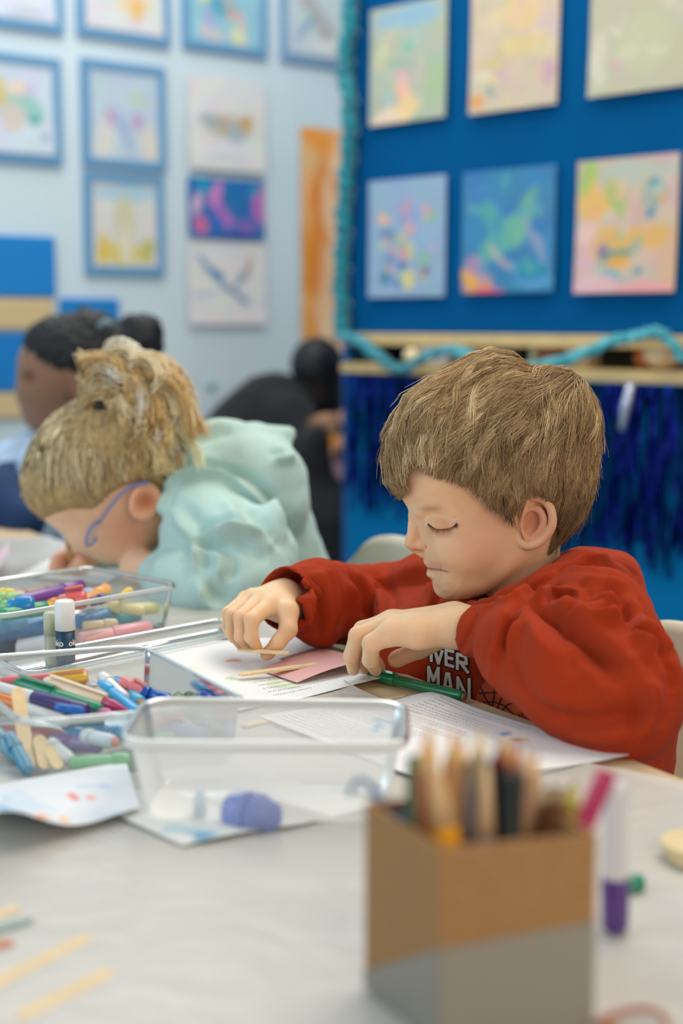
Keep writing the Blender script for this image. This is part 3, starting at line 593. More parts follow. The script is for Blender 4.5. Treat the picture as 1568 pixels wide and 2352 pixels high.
def boy_hair_cap():
    h = 3.0 * LOW; v = Vol(BH.g(862, 1300, -200), BH.g(1400, 790, 200), h, big=40)
    PX = np.broadcast_to((v.ax[0] + BH.cx)[:, None], (v.n[0], v.n[2])); PY = np.broadcast_to((BH.cy - v.ax[2])[None, :], (v.n[0], v.n[2]))
    lat = np.abs(v.ax[1])[None, :, None]
    d, W, R = core2d(PX, PY, HAIRO, WH, RH); o = corefun(d[:, None], W[:, None], R[:, None], lat)
    d2, W2, R2 = core2d(PX, PY, FACE, WF, RF); i = corefun(d2[:, None], W2[:, None], R2[:, None], lat) - 4
    m = np.empty((v.n[0], v.n[1], v.n[2]), np.float32)
    for j, yy in enumerate(v.ax[1]):
        Pm = np.array([BH.gi(x, y, min(abs(yy), 150)) for x, y in HAIRM]); m[:, j] = -poly2d(np.stack([Pm[:, 0] + BH.cx, BH.cy - Pm[:, 2]], 1), PX, PY) + 8
    v.f = np.minimum(smax(smin(o, i, 6) + 3.0, m, 10), 40).astype(np.float32)
    P, Q, T = v.poly(); P = relax(P, Q, 2, 0.5); return P, Q, T
FLOW = [(1285,872,-.9,.1),(1230,858,-1,.05),(1100,842,-1,.18),(1000,890,-.9,.5),(935,955,-.6,.8),(897,1050,-.05,1),(905,1105,.3,1),(930,1040,-.35,.9),(975,1030,-.55,.8),(1020,1050,-.45,.85),
        (1050,960,-.85,.5),(1150,930,-.85,.42),(1000,960,-.8,.55),(1210,960,-.5,.85),(1120,1040,-.35,.9),(1070,1080,-.1,1),(1160,1130,.08,1),(1250,1030,-.12,1),(1320,1000,.1,1),(1345,1120,-.15,1),
        (1290,1210,-.45,.9),(1335,905,.45,.9),(1220,1100,-.15,1),(1170,1180,.12,1),(1120,1120,.15,1),(1300,920,.1,1),(1260,925,-.3,.95)]
def boy_hair(capP, capQ, n):
    """locks of hair: each strand follows the head's surface along the combed direction"""
    rng = np.random.default_rng(11)
    T = np.concatenate([capQ[:, [0, 1, 2]], capQ[:, [0, 2, 3]]]); A, B, C = capP[T[:, 0]], capP[T[:, 1]], capP[T[:, 2]]
    N = np.cross(B - A, C - A); ar = np.linalg.norm(N, axis=1) / 2; cen = (A + B + C) / 3
    wgt = ar * np.where(cen[:, 1] < 40, 1.0, 0.35)
    # keep only the outside of the cap
    cpx = cen[:, 0] + BH.cx; cpy = BH.cy - cen[:, 2]; f = hairF(cpx, cpy, np.abs(cen[:, 1])); wgt = wgt * (f > -8)
    idx = rng.choice(len(T), n, p=wgt / wgt.sum()); u = rng.random((n, 2)); u = np.where(u.sum(1, keepdims=True) > 1, 1 - u, u)
    p = A[idx] + (B[idx] - A[idx]) * u[:, :1] + (C[idx] - A[idx]) * u[:, 1:]
    # clumps
    nc = max(n // 22, 10); cs = p[rng.choice(n, nc, replace=False)]; cl = np.empty(n, int)
    for i in range(0, n, 2000): cl[i:i + 2000] = ((p[i:i + 2000, None] - cs[None]) ** 2).sum(2).argmin(1)
    cdir = rng.normal(0, 0.24, nc)[cl] + rng.normal(0, 0.07, n); clift = rng.random(nc)[cl]; cval = rng.random(nc)[cl]
    top = 1 / (1 + np.exp((((BH.cy - p[:, 2]) - 990) + 0.18 * (p[:, 0])) / 26.0))
    length = (70 + 75 * top) * rng.uniform(0.75, 1.15, n); K = 8; ds = length / K
    level0 = -2.0 + 0 * top; peak = 1.0 + 12.0 * top * clift ** 1.3 + 3.0 * clift
    pts = [p.copy()]; q = p.copy(); alive = np.ones(n, bool); stop = rng.uniform(-4, 14, n) * (rng.random(n) < .85) + 2
    for k in range(K):
        px = q[:, 0] + BH.cx; py = BH.cy - q[:, 2]
        t2 = rbf(FLOW, px, py, 34); t = np.stack([t2[:, 0], np.zeros(n), -t2[:, 1]], 1)
        # the top is combed over: at the crown the strands also run down the sides
        t[:, 1] += np.sign(q[:, 1]) * 0.5 * top * (np.abs(q[:, 1]) > 5)
        e = 2.0; la = np.abs(q[:, 1]); F0 = hairF(px, py, la)
        gx = (hairF(px + e, py, la) - F0) / e; gz = -(hairF(px, py + e, la) - F0) / e; gy = (hairF(px, py, la + e) - F0) / e * np.sign(q[:, 1] + 1e-9)
        G = np.stack([gx, gy, gz], 1); G2 = (G ** 2).sum(1, keepdims=True) + 1e-6; Nn = G / np.sqrt(G2)
        t = t - (t * Nn).sum(1, keepdims=True) * Nn; t /= np.linalg.norm(t, axis=1, keepdims=True) + 1e-9
        s = np.cross(Nn, t); c = cdir * (0.6 + k / K); t = t * np.cos(c)[:, None] + s * np.sin(c)[:, None]
        # gather towards the clump
        q = q + t * ds[:, None]
        lv = level0 + (peak - level0) * sin(pi * min(1.0, (k + 1) / K * 0.62)) ; lvl = lv + rng.normal(0, 0.5, n) * (k / K) * 2
        q = q - Nn * np.clip(F0 - lvl, -9, 9)[:, None] * 0.9
        if k > 1:
            m = np.zeros((nc, 3)); cnt = np.bincount(cl, minlength=nc)[:, None] + 1e-9
            for a in range(3): m[:, a] = np.bincount(cl, q[:, a], nc)
            m /= cnt; q = q + (m[cl] - q) * 0.11
        QN = q.copy(); QN[:, 1] = -np.abs(QN[:, 1]); ax_, ay_ = project(BH.w(QN)); ins = poly2d(HAIRM, ax_, ay_) > -stop
        alive &= ins; q = np.where(alive[:, None], q, pts[-1] + (q - pts[-1]) * 0.02); pts.append(q.copy())
    Pt = np.stack(pts, 1)                                    # n, K+1, 3
    # a few flyaways
    fly = rng.random(n) < 0.03
    Pt[fly] += (Nn[fly, None, :] * (np.linspace(0, 1, K + 1)[None, :, None] ** 2) * rng.uniform(4, 17, fly.sum())[:, None, None])
    shade = np.clip(0.55 * cval + 0.45 * rng.random(n), 0, 1)
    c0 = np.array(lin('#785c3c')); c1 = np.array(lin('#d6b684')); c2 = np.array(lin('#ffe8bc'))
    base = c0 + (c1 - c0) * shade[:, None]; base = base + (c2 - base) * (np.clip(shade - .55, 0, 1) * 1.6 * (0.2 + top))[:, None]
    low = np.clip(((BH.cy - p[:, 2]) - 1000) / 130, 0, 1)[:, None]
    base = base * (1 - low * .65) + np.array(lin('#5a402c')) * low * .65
    return Pt, base, fly
def strands_mesh(name, Pt, col, r0, r1, M=None, grad=0.25):
    n, K1, _ = Pt.shape; T = np.gradient(Pt, axis=1); T /= np.linalg.norm(T, axis=2, keepdims=True) + 1e-9
    up = np.cross(T, np.array([0.3, 0.2, 0.93])); up /= np.linalg.norm(up, axis=2, keepdims=True) + 1e-9; sd = np.cross(T, up)
    r = (r0 + (r1 - r0) * np.linspace(0, 1, K1) ** 2)[None, :, None]; V = []
    for k in range(3): a = 2 * pi * k / 3; V.append(Pt + (up * cos(a) + sd * sin(a)) * r)
    V = np.stack(V, 2).reshape(-1, 3)
    b = (np.arange(n) * K1 * 3)[:, None, None] + (np.arange(K1 - 1) * 3)[None, :, None]; k = np.arange(3)[None, None, :]; k2 = (k + 1) % 3
    Q = np.stack([b + k, b + k2, b + 3 + k2, b + 3 + k], 3).reshape(-1, 4)
    if M is not None: V = V @ M[:3, :3].T + M[:3, 3]
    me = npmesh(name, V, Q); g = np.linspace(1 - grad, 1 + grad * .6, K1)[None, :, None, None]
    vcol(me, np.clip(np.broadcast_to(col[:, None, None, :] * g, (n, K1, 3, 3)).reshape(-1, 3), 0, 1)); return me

# ---- hands: palm field plus fingers that stay apart
def hand_vol(lo, hi, h, palm, fingers, k_palm=0.007, k_f=0.005, stub=None):
    v = Vol(lo, hi, h, big=0.03); 
    for a in palm: v.cap(*a, k=0.010)
    P = v.f.copy(); tot = P.copy()
    for ch in fingers:
        w = Vol(lo, hi, h, big=0.03); w.n = v.n; w.ax = v.ax; w.f = np.full(v.n, 0.03, np.float32)
        for (a, ra), (b, rb) in zip(ch[:-1], ch[1:]): w.cap(a, b, ra, rb, 0.003)
        tot = np.minimum(tot, smin(P, w.f, k_palm))
    v.f = tot; return v
def hp(px, py, Y, r): return (tuple(at(px, py, Y)), r / 2330.0)
def cp(a, b, flat=None): return (a[0], b[0], a[1], b[1])
def nails(tips, m, parent): pass
def left_hand():
    A = [hp(902,1452,1.285,27), hp(853,1478,1.285,20), hp(850,1516,1.305,17.5), hp(862,1538,1.332,14.5)]
    B = [hp(900,1436,1.305,26), hp(822,1460,1.305,20), hp(807,1505,1.32,17), hp(811,1538,1.345,14)]
    Cc = [hp(900,1430,1.325,26), hp(832,1446,1.33,19), hp(818,1500,1.34,16), hp(836,1536,1.362,13.5)]
    D = [hp(905,1428,1.345,24), hp(850,1442,1.35,18), hp(850,1500,1.355,15), hp(872,1532,1.37,13)]
    Th = [hp(1010,1462,1.325,28), hp(965,1490,1.345,22), hp(915,1512,1.35,18.5), hp(908,1515,1.35,18)]
    W1 = hp(1120,1450,1.275,36); W2 = hp(1110,1434,1.295,38); W0 = hp(1060,1440,1.285,38)
    palm = [cp(W1, W0), cp(W2, hp(1050,1428,1.31,38)), cp(W0, hp(960,1452,1.285,33)), cp(hp(960,1452,1.285,33), A[0]), cp(W0, B[0]), cp(hp(1040,1425,1.31,36), Cc[0]), cp(hp(1040,1425,1.32,34), D[0]),
            cp(hp(1045,1450,1.30,38), hp(960,1458,1.315,26))]
    lo = at(780, 1600, 1.25); hi = at(1150, 1360, 1.42)
    v = hand_vol((at(775,1500,1.30).x, 1.225, 0.598), (at(1165,1400,1.36).x, 1.40, 0.72), 0.0012 * LOW, palm, [A, B, Cc, D, Th])
    return v, [A, B, Cc, D, Th]
def right_hand():
    I = [hp(622,1388,1.425,21), hp(578,1424,1.395,17.5), hp(577,1462,1.395,16), hp(590,1488,1.405,13)]
    M_ = [hp(600,1376,1.44,21), hp(553,1418,1.405,17), hp(553,1462,1.405,15.5), hp(571,1486,1.415,13)]
    R_ = [hp(580,1372,1.455,20), hp(533,1414,1.425,16.5), hp(532,1454,1.425,15), hp(552,1480,1.43,12.5)]
    Pk = [hp(565,1376,1.475,18), hp(524,1408,1.445,15.5), hp(523,1440,1.445,14), hp(535,1466,1.45,12)]
    Th = [hp(660,1405,1.42,25), hp(662,1446,1.405,21), hp(640,1474,1.40,18), hp(616,1500,1.405,14.5), hp(610,1504,1.405,13)]
    W0 = hp(650,1372,1.46,34); W1 = hp(715,1372,1.50,34)
    palm = [cp(W1, W0), cp(hp(715,1395,1.48,32), hp(655,1395,1.44,32)), cp(W0, I[0]), cp(W0, M_[0]), cp(W0, R_[0]), cp(W0, Pk[0]), cp(hp(655,1395,1.44,32), Th[0]), cp(hp(640,1400,1.445,26), hp(600,1398,1.45,20))]
    v = hand_vol((at(490,1400,1.40).x, 1.37, 0.595), (at(740,1400,1.50).x, 1.53, 0.715), 0.0012 * LOW, palm, [I, M_, R_, Pk, Th], k_palm=0.006)
    return v, [I, M_, R_, Pk, Th]
def hand_mesh(v):
    P, Q, T = v.poly(); P = relax(P, Q, 1, 0.4); me = npmesh('hand', P, Q, T); V = coords(me); n = len(V)
    base = np.array(lin('#e6c29c')); C = np.tile(base, (n, 1))
    return me, C, V

# ---- the hoodie
def boy_hoodie():
    v = Vol((-0.10, 1.04, 0.38), (0.40, 1.72, 0.80), 0.0027 * LOW, big=0.05)
    p = lambda px, py, Y: tuple(at(px, py, Y))
    f = np.array((-.85, -.53, 0)); chest = np.array((.205, 1.412, .60))
    # torso
    sl = np.array((.53, -.85, 0))
    for dz, fo, w, r in ((0.040, 0.0, .075, .062), (0.0, .012, .085, .078), (-0.05, .018, .085, .084), (-0.13, .008, .075, .088), (-0.2, -.02, .06, .09)):
        c = chest + f * fo + np.array((0, 0, dz)); v.cap(c - sl * w, c + sl * w, r, r, 0.03)
    # shoulders to the neck
    Ls = p(1372, 1432, 1.265); Rs = p(1010, 1362, 1.53)
    v.cap(p(1290, 1376, 1.40), Ls, .040, .046, .03); v.cap(p(1130, 1362, 1.44), Rs, .042, .047, .025)
    # back of the shoulders
    v.ell(p(1335, 1410, 1.40), (.058, .08, .052), None, .03); v.ell(p(1288, 1372, 1.345), (.045, .04, .022), None, .02)
    # hood lying behind the neck
    v.chain([(p(1225,1378,1.31), .013), (p(1275,1346,1.315), .017), (p(1335,1326,1.35), .023), (p(1392,1335,1.42), .028), (p(1400,1352,1.47), .030)], .012)
    v.ell(p(985, 1490, 1.46), (.065, .075, .055), None, .03)
    v.ell(p(900, 1490, 1.50), (.045, .06, .05), None, .03)
    v.chain([(p(1300,1322,1.40), .018), (p(1345,1314,1.44), .021), (p(1398,1330,1.46), .026)], .02)
    v.chain([(p(1396,1352,1.44), .030), (p(1402,1400,1.42), .032), (p(1388,1445,1.38), .040)], .02)
    v.chain([(p(1240,1352,1.30), .013), (p(1170,1384,1.315), .012), (p(1115,1404,1.335), .010), (p(1085,1408,1.36), .010)], .012)
    v.chain([(p(1085,1408,1.36), .010), (p(1080,1402,1.42), .012), (p(1110,1385,1.47), .014)], .012)
    # near arm: shoulder, elbow, forearm, cuff
    E = p(1412, 1590, 1.165)
    v.cap(Ls, E, .046, .051, .02); v.ell(p(1462, 1560, 1.17), (.033, .045, .045), None, .02)
    v.cap(E, p(1310, 1540, 1.18), .051, .049, .02); v.cap(p(1310, 1540, 1.18), p(1215, 1487, 1.215), .049, .042, .02); 
    v.cap(p(1405, 1635, 1.15), p(1345, 1606, 1.16), .038, .035, .02); v.ell(p(1300, 1405, 1.31), (.045, .045, .032), None, .02); v.ell(p(1440, 1650, 1.15), (.034, .04, .033), None, .02)
    v.cap(p(1215, 1500, 1.215), p(1195, 1490, 1.225), .045, .042, .01); v.ell(p(1212, 1410, 1.235), (.020, .030, .020), None, .02)
    v.cap(p(1160, 1462, 1.25), p(1066, 1440, 1.285), .0285, .0255, .006)
    # far arm
    El = p(868, 1385, 1.60)
    v.cap(Rs, El, .046, .040, .02); v.cap(El, p(770, 1385, 1.53), .040, .043, .02); v.cap(p(770, 1385, 1.53), p(712, 1378, 1.475), .043, .040, .01)
    v.ell(p(722, 1322, 1.49), (.024, .03, .018), None, .012); v.ell(p(765, 1340, 1.52), (.018, .03, .02), None, .012); v.ell(p(838, 1340, 1.56), (.02, .03, .02), None, .012)
    v.ell(p(735, 1440, 1.47), (.022, .03, .022), None, .015)
    v.cap(p(690, 1378, 1.462), p(640, 1374, 1.445), .0365, .0345, .006)
    # openings: cuffs and neck
    a = np.array(p(1078, 1437, 1.285)); b = np.array(p(1040, 1437, 1.287)); v.cap(tuple(a + (a - b) * 0.3), tuple(b), .0215, .023, .004, 's')
    d = np.array(p(1020, 1437, 1.287))
    v.cap(p(672, 1377, 1.455), p(610, 1372, 1.43), .0305, .033, .004, 's')
    # the surface of the neck hole
    v.chain([(tuple(BH.w(BH.g(1205, 1290, 0))), .043), (tuple(BH.w(BH.g(1190, 1345, 0))), .038)], .006, 's')
    # cut the cuff ends flat
    return v
def plane_cut(v, pt, n, r, k=0.004):
    """remove what lies beyond a plane within r of pt"""
    pt = np.array(pt); n = np.array(n, float); n /= np.linalg.norm(n); B = v.block(pt - r, pt + r)
    sl, X, Y, Z = B; X = X - pt[0]; Y = Y - pt[1]; Z = Z - pt[2]; s = X * n[0] + Y * n[1] + Z * n[2]; rr = np.sqrt(X * X + Y * Y + Z * Z) - r * 0.98
    v.put(sl, smax(-s, rr, .001), k, 's')
def folds(me, bvh, lines, gain=1.6, asym=.65):
    """push the cloth in or out along drawn creases: (points px,py), depth m, width m"""
    V = coords(me).astype(float); N = normals(me).astype(float); D = np.zeros(len(V))
    for pts, dep, wid in lines:
        P = spline(pts, max(4, len(pts) * 5)); H = []
        for x, y in P:
            h, _ = hit(bvh, x, y)
            if h is not None: H.append(h)
        if len(H) < 2: continue
        H = np.array([list(h) for h in H]); lo = H.min(0) - wid * 3; hi = H.max(0) + wid * 3
        m = np.where(((V > lo) & (V < hi)).all(1))[0]; 
        if not len(m): continue
        best = np.full(len(m), 1e9); tt = np.zeros(len(m)); Q = V[m]; sd = np.zeros(len(m)); NN = N[m]
        for i in range(len(H) - 1):
            a = H[i]; ab = H[i + 1] - a; q = ab @ ab + 1e-12; t = np.clip((Q - a) @ ab / q, 0, 1); d = np.linalg.norm(Q - a - t[:, None] * ab, axis=1)
            u = d < best; best[u] = d[u]; tt[u] = (i + t[u]) / (len(H) - 1); sd[u] = (np.cross(ab, NN[u]) / np.sqrt(q) * (Q[u] - a)).sum(1)
        fade = np.clip(np.minimum(tt, 1 - tt) * 5 + 0.25, 0, 1)
        D[m] += gain * dep * fade * (np.exp(-(best / (wid * .8)) ** 2) - asym * np.exp(-((best - wid * 1.5) / wid) ** 2) * (sd > 0))
    setco(me, V + N * D[:, None])
def join_mesh(name, parts):
    """parts: (mesh, colours) joined to one mesh with its colour attribute"""
    V = []; Q = []; T = []; C = []; o = 0
    for me, c in parts:
        v = coords(me); V.append(v); C.append(np.asarray(c)[:, :3])
        for p in me.polygons:
            (Q if len(p.vertices) == 4 else T).append([i + o for i in p.vertices])
        o += len(v)
    m = npmesh(name, np.concatenate(V), np.array(Q) if Q else None, np.array(T) if T else None); vcol(m, np.concatenate(C)); return m
def getcol(me):
    a = me.color_attributes[0]; c = np.empty(len(me.vertices) * 4, np.float32); a.data.foreach_get('color', c); return c.reshape(-1, 4)[:, :3]
skin = mat('skin', attr='Col', rough=0.52, noise=0.04, nscale=60, bump=0.12, bscale=900, sss=0.003, sssr=(1, .45, .3), spec=0.35)
boy = thing('person', 'boy with short light brown hair and a rust red hoodie, looking down while crafting', 'person', (0.215, 1.40, 0.45))
hm = boy_head()
lh, lch = left_hand(); lm, lc, lv = hand_mesh(lh); rh, rch = right_hand(); rm, rc, rv = hand_mesh(rh)
for (C, V, ch) in ((lc, lv, lch), (rc, rv, rch)):
    for f in ch:
        for k, (j, r) in enumerate(f[1:]):
            d = np.linalg.norm(V - np.array(j), axis=1); w = np.clip(np.exp(-(d / (r * 1.4)) ** 2) * (0.22 if k < 2 else 0.4), 0, 1)[:, None]
            C[:] = C * (1 - w) + np.array(lin('#d08e72')) * w
# trunk and arms under the clothes, one continuous mass with the neck
tv = Vol((-0.02, 1.05, 0.30), (0.40, 1.68, 0.76), 0.006, big=0.05)
tv.chain([(tuple(BH.w(BH.g(1215, 1360, 0))), .032), ((.215, 1.405, .60), .055), ((.24, 1.42, .50), .062), ((.27, 1.44, .36), .062)], .03)
tv.chain([(tuple(at(1300, 1400, 1.36)), .035), (tuple(at(1372, 1434, 1.265)), .032), (tuple(at(1412, 1590, 1.165)), .028), (tuple(at(1110, 1440, 1.28)), .0165)], .02)
tv.chain([(tuple(at(1130, 1380, 1.45)), .032), (tuple(at(1010, 1368, 1.53)), .030), (tuple(at(868, 1385, 1.60)), .026), (tuple(at(705, 1380, 1.475)), .0155)], .02)
P, Q, T = tv.poly(); tm = npmesh('t', P, Q, T)
body = link('body', join_mesh('body', [(hm, getcol(hm)), (lm, lc), (rm, rc), (tm, np.tile(np.array(lin('#dfb896')), (len(coords(tm)), 1)))]), skin, boy, local=False)

capP, capQ, capT = boy_hair_cap()
hair_in = mat('hair_under', '#7d6140', rough=0.75, noise=0.25, nscale=90)
cap = link('hair', npmesh('hair', BH.w(capP), capQ, capT), hair_in, boy, local=False)
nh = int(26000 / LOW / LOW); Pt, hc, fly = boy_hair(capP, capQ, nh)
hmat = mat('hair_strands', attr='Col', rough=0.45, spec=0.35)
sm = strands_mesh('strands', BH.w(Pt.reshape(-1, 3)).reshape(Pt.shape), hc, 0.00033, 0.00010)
link('hair_locks', sm, hmat, cap, local=False)['kind'] = 'stuff'

hv = boy_hoodie()
plane_cut(hv, at(1071, 1437, 1.275), Vector(at(1060, 1437, 1.285)) - Vector(at(1110, 1445, 1.27)) + Vector((0, 0, .004)), .048)
plane_cut(hv, at(655, 1372, 1.443), Vector(at(655, 1372, 1.443)) - Vector(at(705, 1376, 1.470)), .052)
P, Q, T = hv.poly(); P = relax(P, Q, 2, 0.5); hd = npmesh('hoodie', P, Q, T); bv = bvh_of(hd)
FO = [  # creases (negative) and ridges (positive) of the near sleeve, the shoulder and the hood
 ([(1095,1378),(1085,1440),(1055,1500)], .0018, .004), ([(1172,1402),(1150,1450),(1128,1530)], -.006, .006), ([(1190,1382),(1165,1440),(1150,1500)], .004, .006),
 ([(1245,1395),(1330,1460),(1400,1540)], .005, .010), ([(1285,1420),(1350,1425),(1420,1440),(1440,1445)], -.006, .007), ([(1300,1418),(1360,1402),(1430,1405),(1455,1415)], .005, .008),
 ([(1345,1437),(1390,1436),(1430,1430)], -.006, .005), ([(1215,1380),(1260,1364),(1310,1356),(1332,1362)], -.0035, .005), ([(1332,1350),(1334,1372),(1328,1392)], -.002, .004),
 ([(1240,1388),(1280,1366),(1325,1358)], .004, .006), ([(1445,1460),(1480,1478),(1515,1492)], -.008, .008), ([(1450,1450),(1500,1465),(1530,1500)], .005, .008), 
 ([(1475,1480),(1510,1530),(1525,1600)], -.006, .009), ([(1440,1500),(1480,1560),(1500,1640)], -.003, .012), ([(1350,1450),(1395,1490),(1425,1545)], .002, .010),
 ([(1165,1500),(1220,1600),(1290,1655)], .003, .012), ([(1260,1640),(1340,1660),(1430,1650),(1500,1640)], .003, .010), ([(1300,1680),(1380,1690),(1470,1680)], -.004, .010),
 ([(1200,1400),(1240,1460),(1290,1520)], -.003, .009), ([(1370,1375),(1400,1388),(1420,1402)], -.005, .005), ([(1380,1350),(1420,1380),(1450,1430),(1460,1450)], .004, .008),
 ([(1205,1362),(1270,1325),(1320,1300),(1380,1292),(1440,1320)], .003, .005), ([(1100,1400),(1180,1368),(1250,1330),(1310,1312),(1370,1310),(1440,1340)], -.003, .006),
 ([(1340,1320),(1400,1350),(1440,1400)], -.003, .012),
 ([(1196,1372),(1245,1396),(1292,1424),(1350,1476),(1404,1528)], .005, .007), ([(1225,1440),(1260,1520),(1330,1580)], -.0025, .012), ([(1300,1470),(1350,1540),(1400,1600)], -.0025, .010),
 ([(1150,1520),(1170,1470),(1200,1430)], -.003, .008), ([(1485,1560),(1500,1620),(1490,1670)], -.004, .008), ([(1440,1570),(1462,1630),(1450,1690)], .003, .008), ([(1385,1330),(1440,1360),(1465,1400)], -.003, .007), ([(1330,1280),(1400,1285),(1455,1312),(1470,1340)], -.002, .004),
 # far arm
 ([(690,1345),(712,1385),(705,1440)], -.006, .006), ([(700,1310),(735,1360),(740,1420),(728,1470)], .005, .007), ([(745,1310),(768,1350),(775,1420)], -.006, .006),
 ([(800,1310),(835,1360),(850,1440)], .004, .008), ([(800,1340),(815,1400),(805,1470)], -.006, .007), ([(850,1330),(880,1380),(880,1430)], -.005, .007), ([(900,1340),(960,1330),(1000,1335)], .003, .01),
 ([(985,1330),(990,1370),(985,1400)], -.004, .006), ([(660,1330),(690,1380),(690,1450)], -.004, .004), ([(1010,1380),(1030,1390),(1060,1400)], -.004, .005),
]
folds(hd, bv, FO)
def wrinkle(me, amp, sc, amp2=0, sc2=1):
    V = coords(me); N = normals(me); d = np.array([mnoise.noise(Vector(v) * sc) * amp + (mnoise.noise(Vector(v) * sc2) * amp2 if amp2 else 0) for v in V.tolist()]); setco(me, V + N * d[:, None])
wrinkle(hd, .0026, 22, .0013, 55)
fleece = mat('rust_fleece', '#a0361a', rough=0.95, noise=0.06, nscale=500, bump=0.3, bscale=1600, sheen=0.04, spec=0.08)
hood = link('hoodie', hd, fleece, boy, local=False)

# eyelashes and brow hairs on the near side
def lashes():
    rng = np.random.default_rng(2); bvb = bvh_of(body.data); out = []; M = body.parent.matrix_basis
    Mi = Matrix.Translation(boy.location).inverted(); O = Mi @ Vector((0, 0, CAMZ))
    def surf(x, y): h = bvb.ray_cast(O, Vector(ray(x, y)).normalized()); return h[0], h[1]
    base = spline([(984,1200),(992,1208),(1006,1215),(1024,1213),(1040,1206),(1047,1200)], 60)
    for i, (x, y) in enumerate(base):
        h, n = surf(x, y)
        if h is None: continue
        s = i / 59; L = rng.uniform(.0045, .0078); d = Vector((-.55 + .9 * s, -.55, -.75)).normalized(); q = [h + d * L * t + Vector((0, 0, .0016)) * (t * t) * 1.0 + n * .0006 for t in np.linspace(0, 1, 5)]; out.append([list(z) for z in q])
    for i in range(26):
        x = rng.uniform(958, 1004); y = 1171 - .05 * (x - 958) + rng.normal(0, 3); h, n = surf(x, y)
        if h is None: continue
        q = [h + n * .0006 + Vector((.0022 * t, 0, .0005 * t)) for t in np.linspace(0, 1, 5)]; out.append([list(z) for z in q])
    a = np.array(out); c = np.tile(np.array(lin('#5a3d26')), (len(a), 1)); me = strands_mesh('eyelashes', a, c, .00024, .00008)
    o = link('eyelashes', me, hmat, boy, True); o['kind'] = 'stuff'
lashes()
# the print on the chest
def print_on(name, build, m, off, label=None):
    """flat shape given in photo pixels, laid on the hoodie's chest"""
    me = build; V = coords(me); out = []
    for v in V.tolist():
        h, n = hit(bvc, v[0], v[1]); dr = Vector(ray(v[0], v[1])).normalized(); c = 0
        while h is not None and h.y < 1.285 and c < 4: h, n, _i, _d = bvc.ray_cast(h + dr * .004, dr); c += 1
        if h is None: h = Vector(at(v[0], v[1], 1.34)); n = Vector((-.85, -.53, 0))
        out.append(h + (Vector((0, 0, CAMZ)) - h).normalized() * off)
    setco(me, np.array([list(o) for o in out])); o = link(name, me, m, hood, local=False)
    if label: o['label'] = label
    return o
def glyphs(strokes, w, sub=6):
    """thick strokes in pixel space -> flat mesh"""
    V = []; F = []
    for st in strokes:
        P = [Vector((p[0], p[1])) for p in st]
        for a, b in zip(P[:-1], P[1:]):
            d = (b - a).normalized(); n = Vector((-d.y, d.x)) * w / 2; a2 = a - d * w * .35; b2 = b + d * w * .35
            for k in range(sub):
                t0 = k / sub; t1 = (k + 1) / sub; p0 = a2.lerp(b2, t0); p1 = a2.lerp(b2, t1); i = len(V); V += [(*(p0 + n), 0), (*(p0 - n), 0), (*(p1 - n), 0), (*(p1 + n), 0)]; F.append((i, i + 1, i + 2, i + 3))
    return pymesh('g', V, F)
me_all = hood.data.copy(); me_all.transform(Matrix.Translation(boy.location)); bvc = bvh_of(me_all)
def letters():
    def L(ch, x, y, w, h, sk=.0):
        S_ = {'I': [[(0, 0), (0, 1)]], 'V': [[(0, 0), (.5, 1), (1, 0)]], 'E': [[(0, 0), (0, 1)], [(0, 0), (.9, 0)], [(0, .5), (.8, .5)], [(0, 1), (.9, 1)]], 'R': [[(0, 1), (0, 0), (.8, 0), (.85, .45), (0, .5)], [(.3, .5), (1, 1)]],
              'M': [[(0, 1), (0, 0), (.5, .6), (1, 0), (1, 1)]], 'A': [[(0, 1), (.38, 0), (.62, 0), (1, 1)], [(.2, .68), (.8, .68)]], 'N': [[(0, 1), (0, 0), (1, 1), (1, 0)]]}[ch]
        return [[(x + px * w, y + py * h + px * w * sk) for px, py in st] for st in S_]
    row1 = L('I', 990, 1492, 4, 26, .1) + L('V', 998, 1492, 17, 30, .2) + L('E', 1024, 1492, 18, 34, .3) + L('R', 1050, 1502, 24, 34, .35)
    row2 = L('M', 984, 1532, 22, 50, .1) + L('A', 1018, 1546, 20, 46, .15) + L('N', 1051, 1556, 26, 56, .15)
    print_on('lettering_outline', glyphs(row1 + row2, 12.5), mat('print_black', '#1a1413', rough=.8), .0010, 'black outline of the chest lettering')
    print_on('lettering', glyphs(row1 + row2, 7), mat('print_white', '#ded8cc', rough=.8), .0016, 'white letters reading IVER MAN')
    pv = []; n = 14
    poly = [(1090,1612),(1108,1572),(1135,1560),(1165,1575),(1192,1612),(1196,1650),(1180,1662),(1140,1645)]
    c = np.mean(poly, 0); P2 = []; F2 = []
    for r in np.linspace(0, 1, 8):
        for x, y in spline(poly + [poly[0]], 40)[:-1]: P2.append((c[0] + (x - c[0]) * max(r, .01), c[1] + (y - c[1]) * max(r, .01), 0))
    for i in range(7):
        for j in range(39): F2.append((i * 39 + j, i * 39 + (j + 1) % 39, (i + 1) * 39 + (j + 1) % 39, (i + 1) * 39 + j))
    print_on('printed_patch', pymesh('pp', P2, F2), mat('print_orange', '#c2501f', rough=.8), .0010, 'orange patch of the chest print')
    W_ = [[(1103,1578),(1112,1600),(1128,1625),(1132,1645)],[(1135,1562),(1134,1600),(1128,1632)],[(1168,1580),(1150,1605),(1136,1640)],[(1190,1612),(1165,1618),(1142,1644)],[(1100,1592),(1134,1590),(1172,1596),(1192,1625)],[(1110,1612),(1134,1612),(1156,1620),(1178,1640)]]
    print_on('printed_lines', glyphs(W_, 2.6), mat('print_black'), .0018)
    print_on('printed_band', glyphs([[(1078,1600),(1098,1622)],[(1196,1640),(1190,1668)]], 9), mat('print_black'), .0014)
letters()

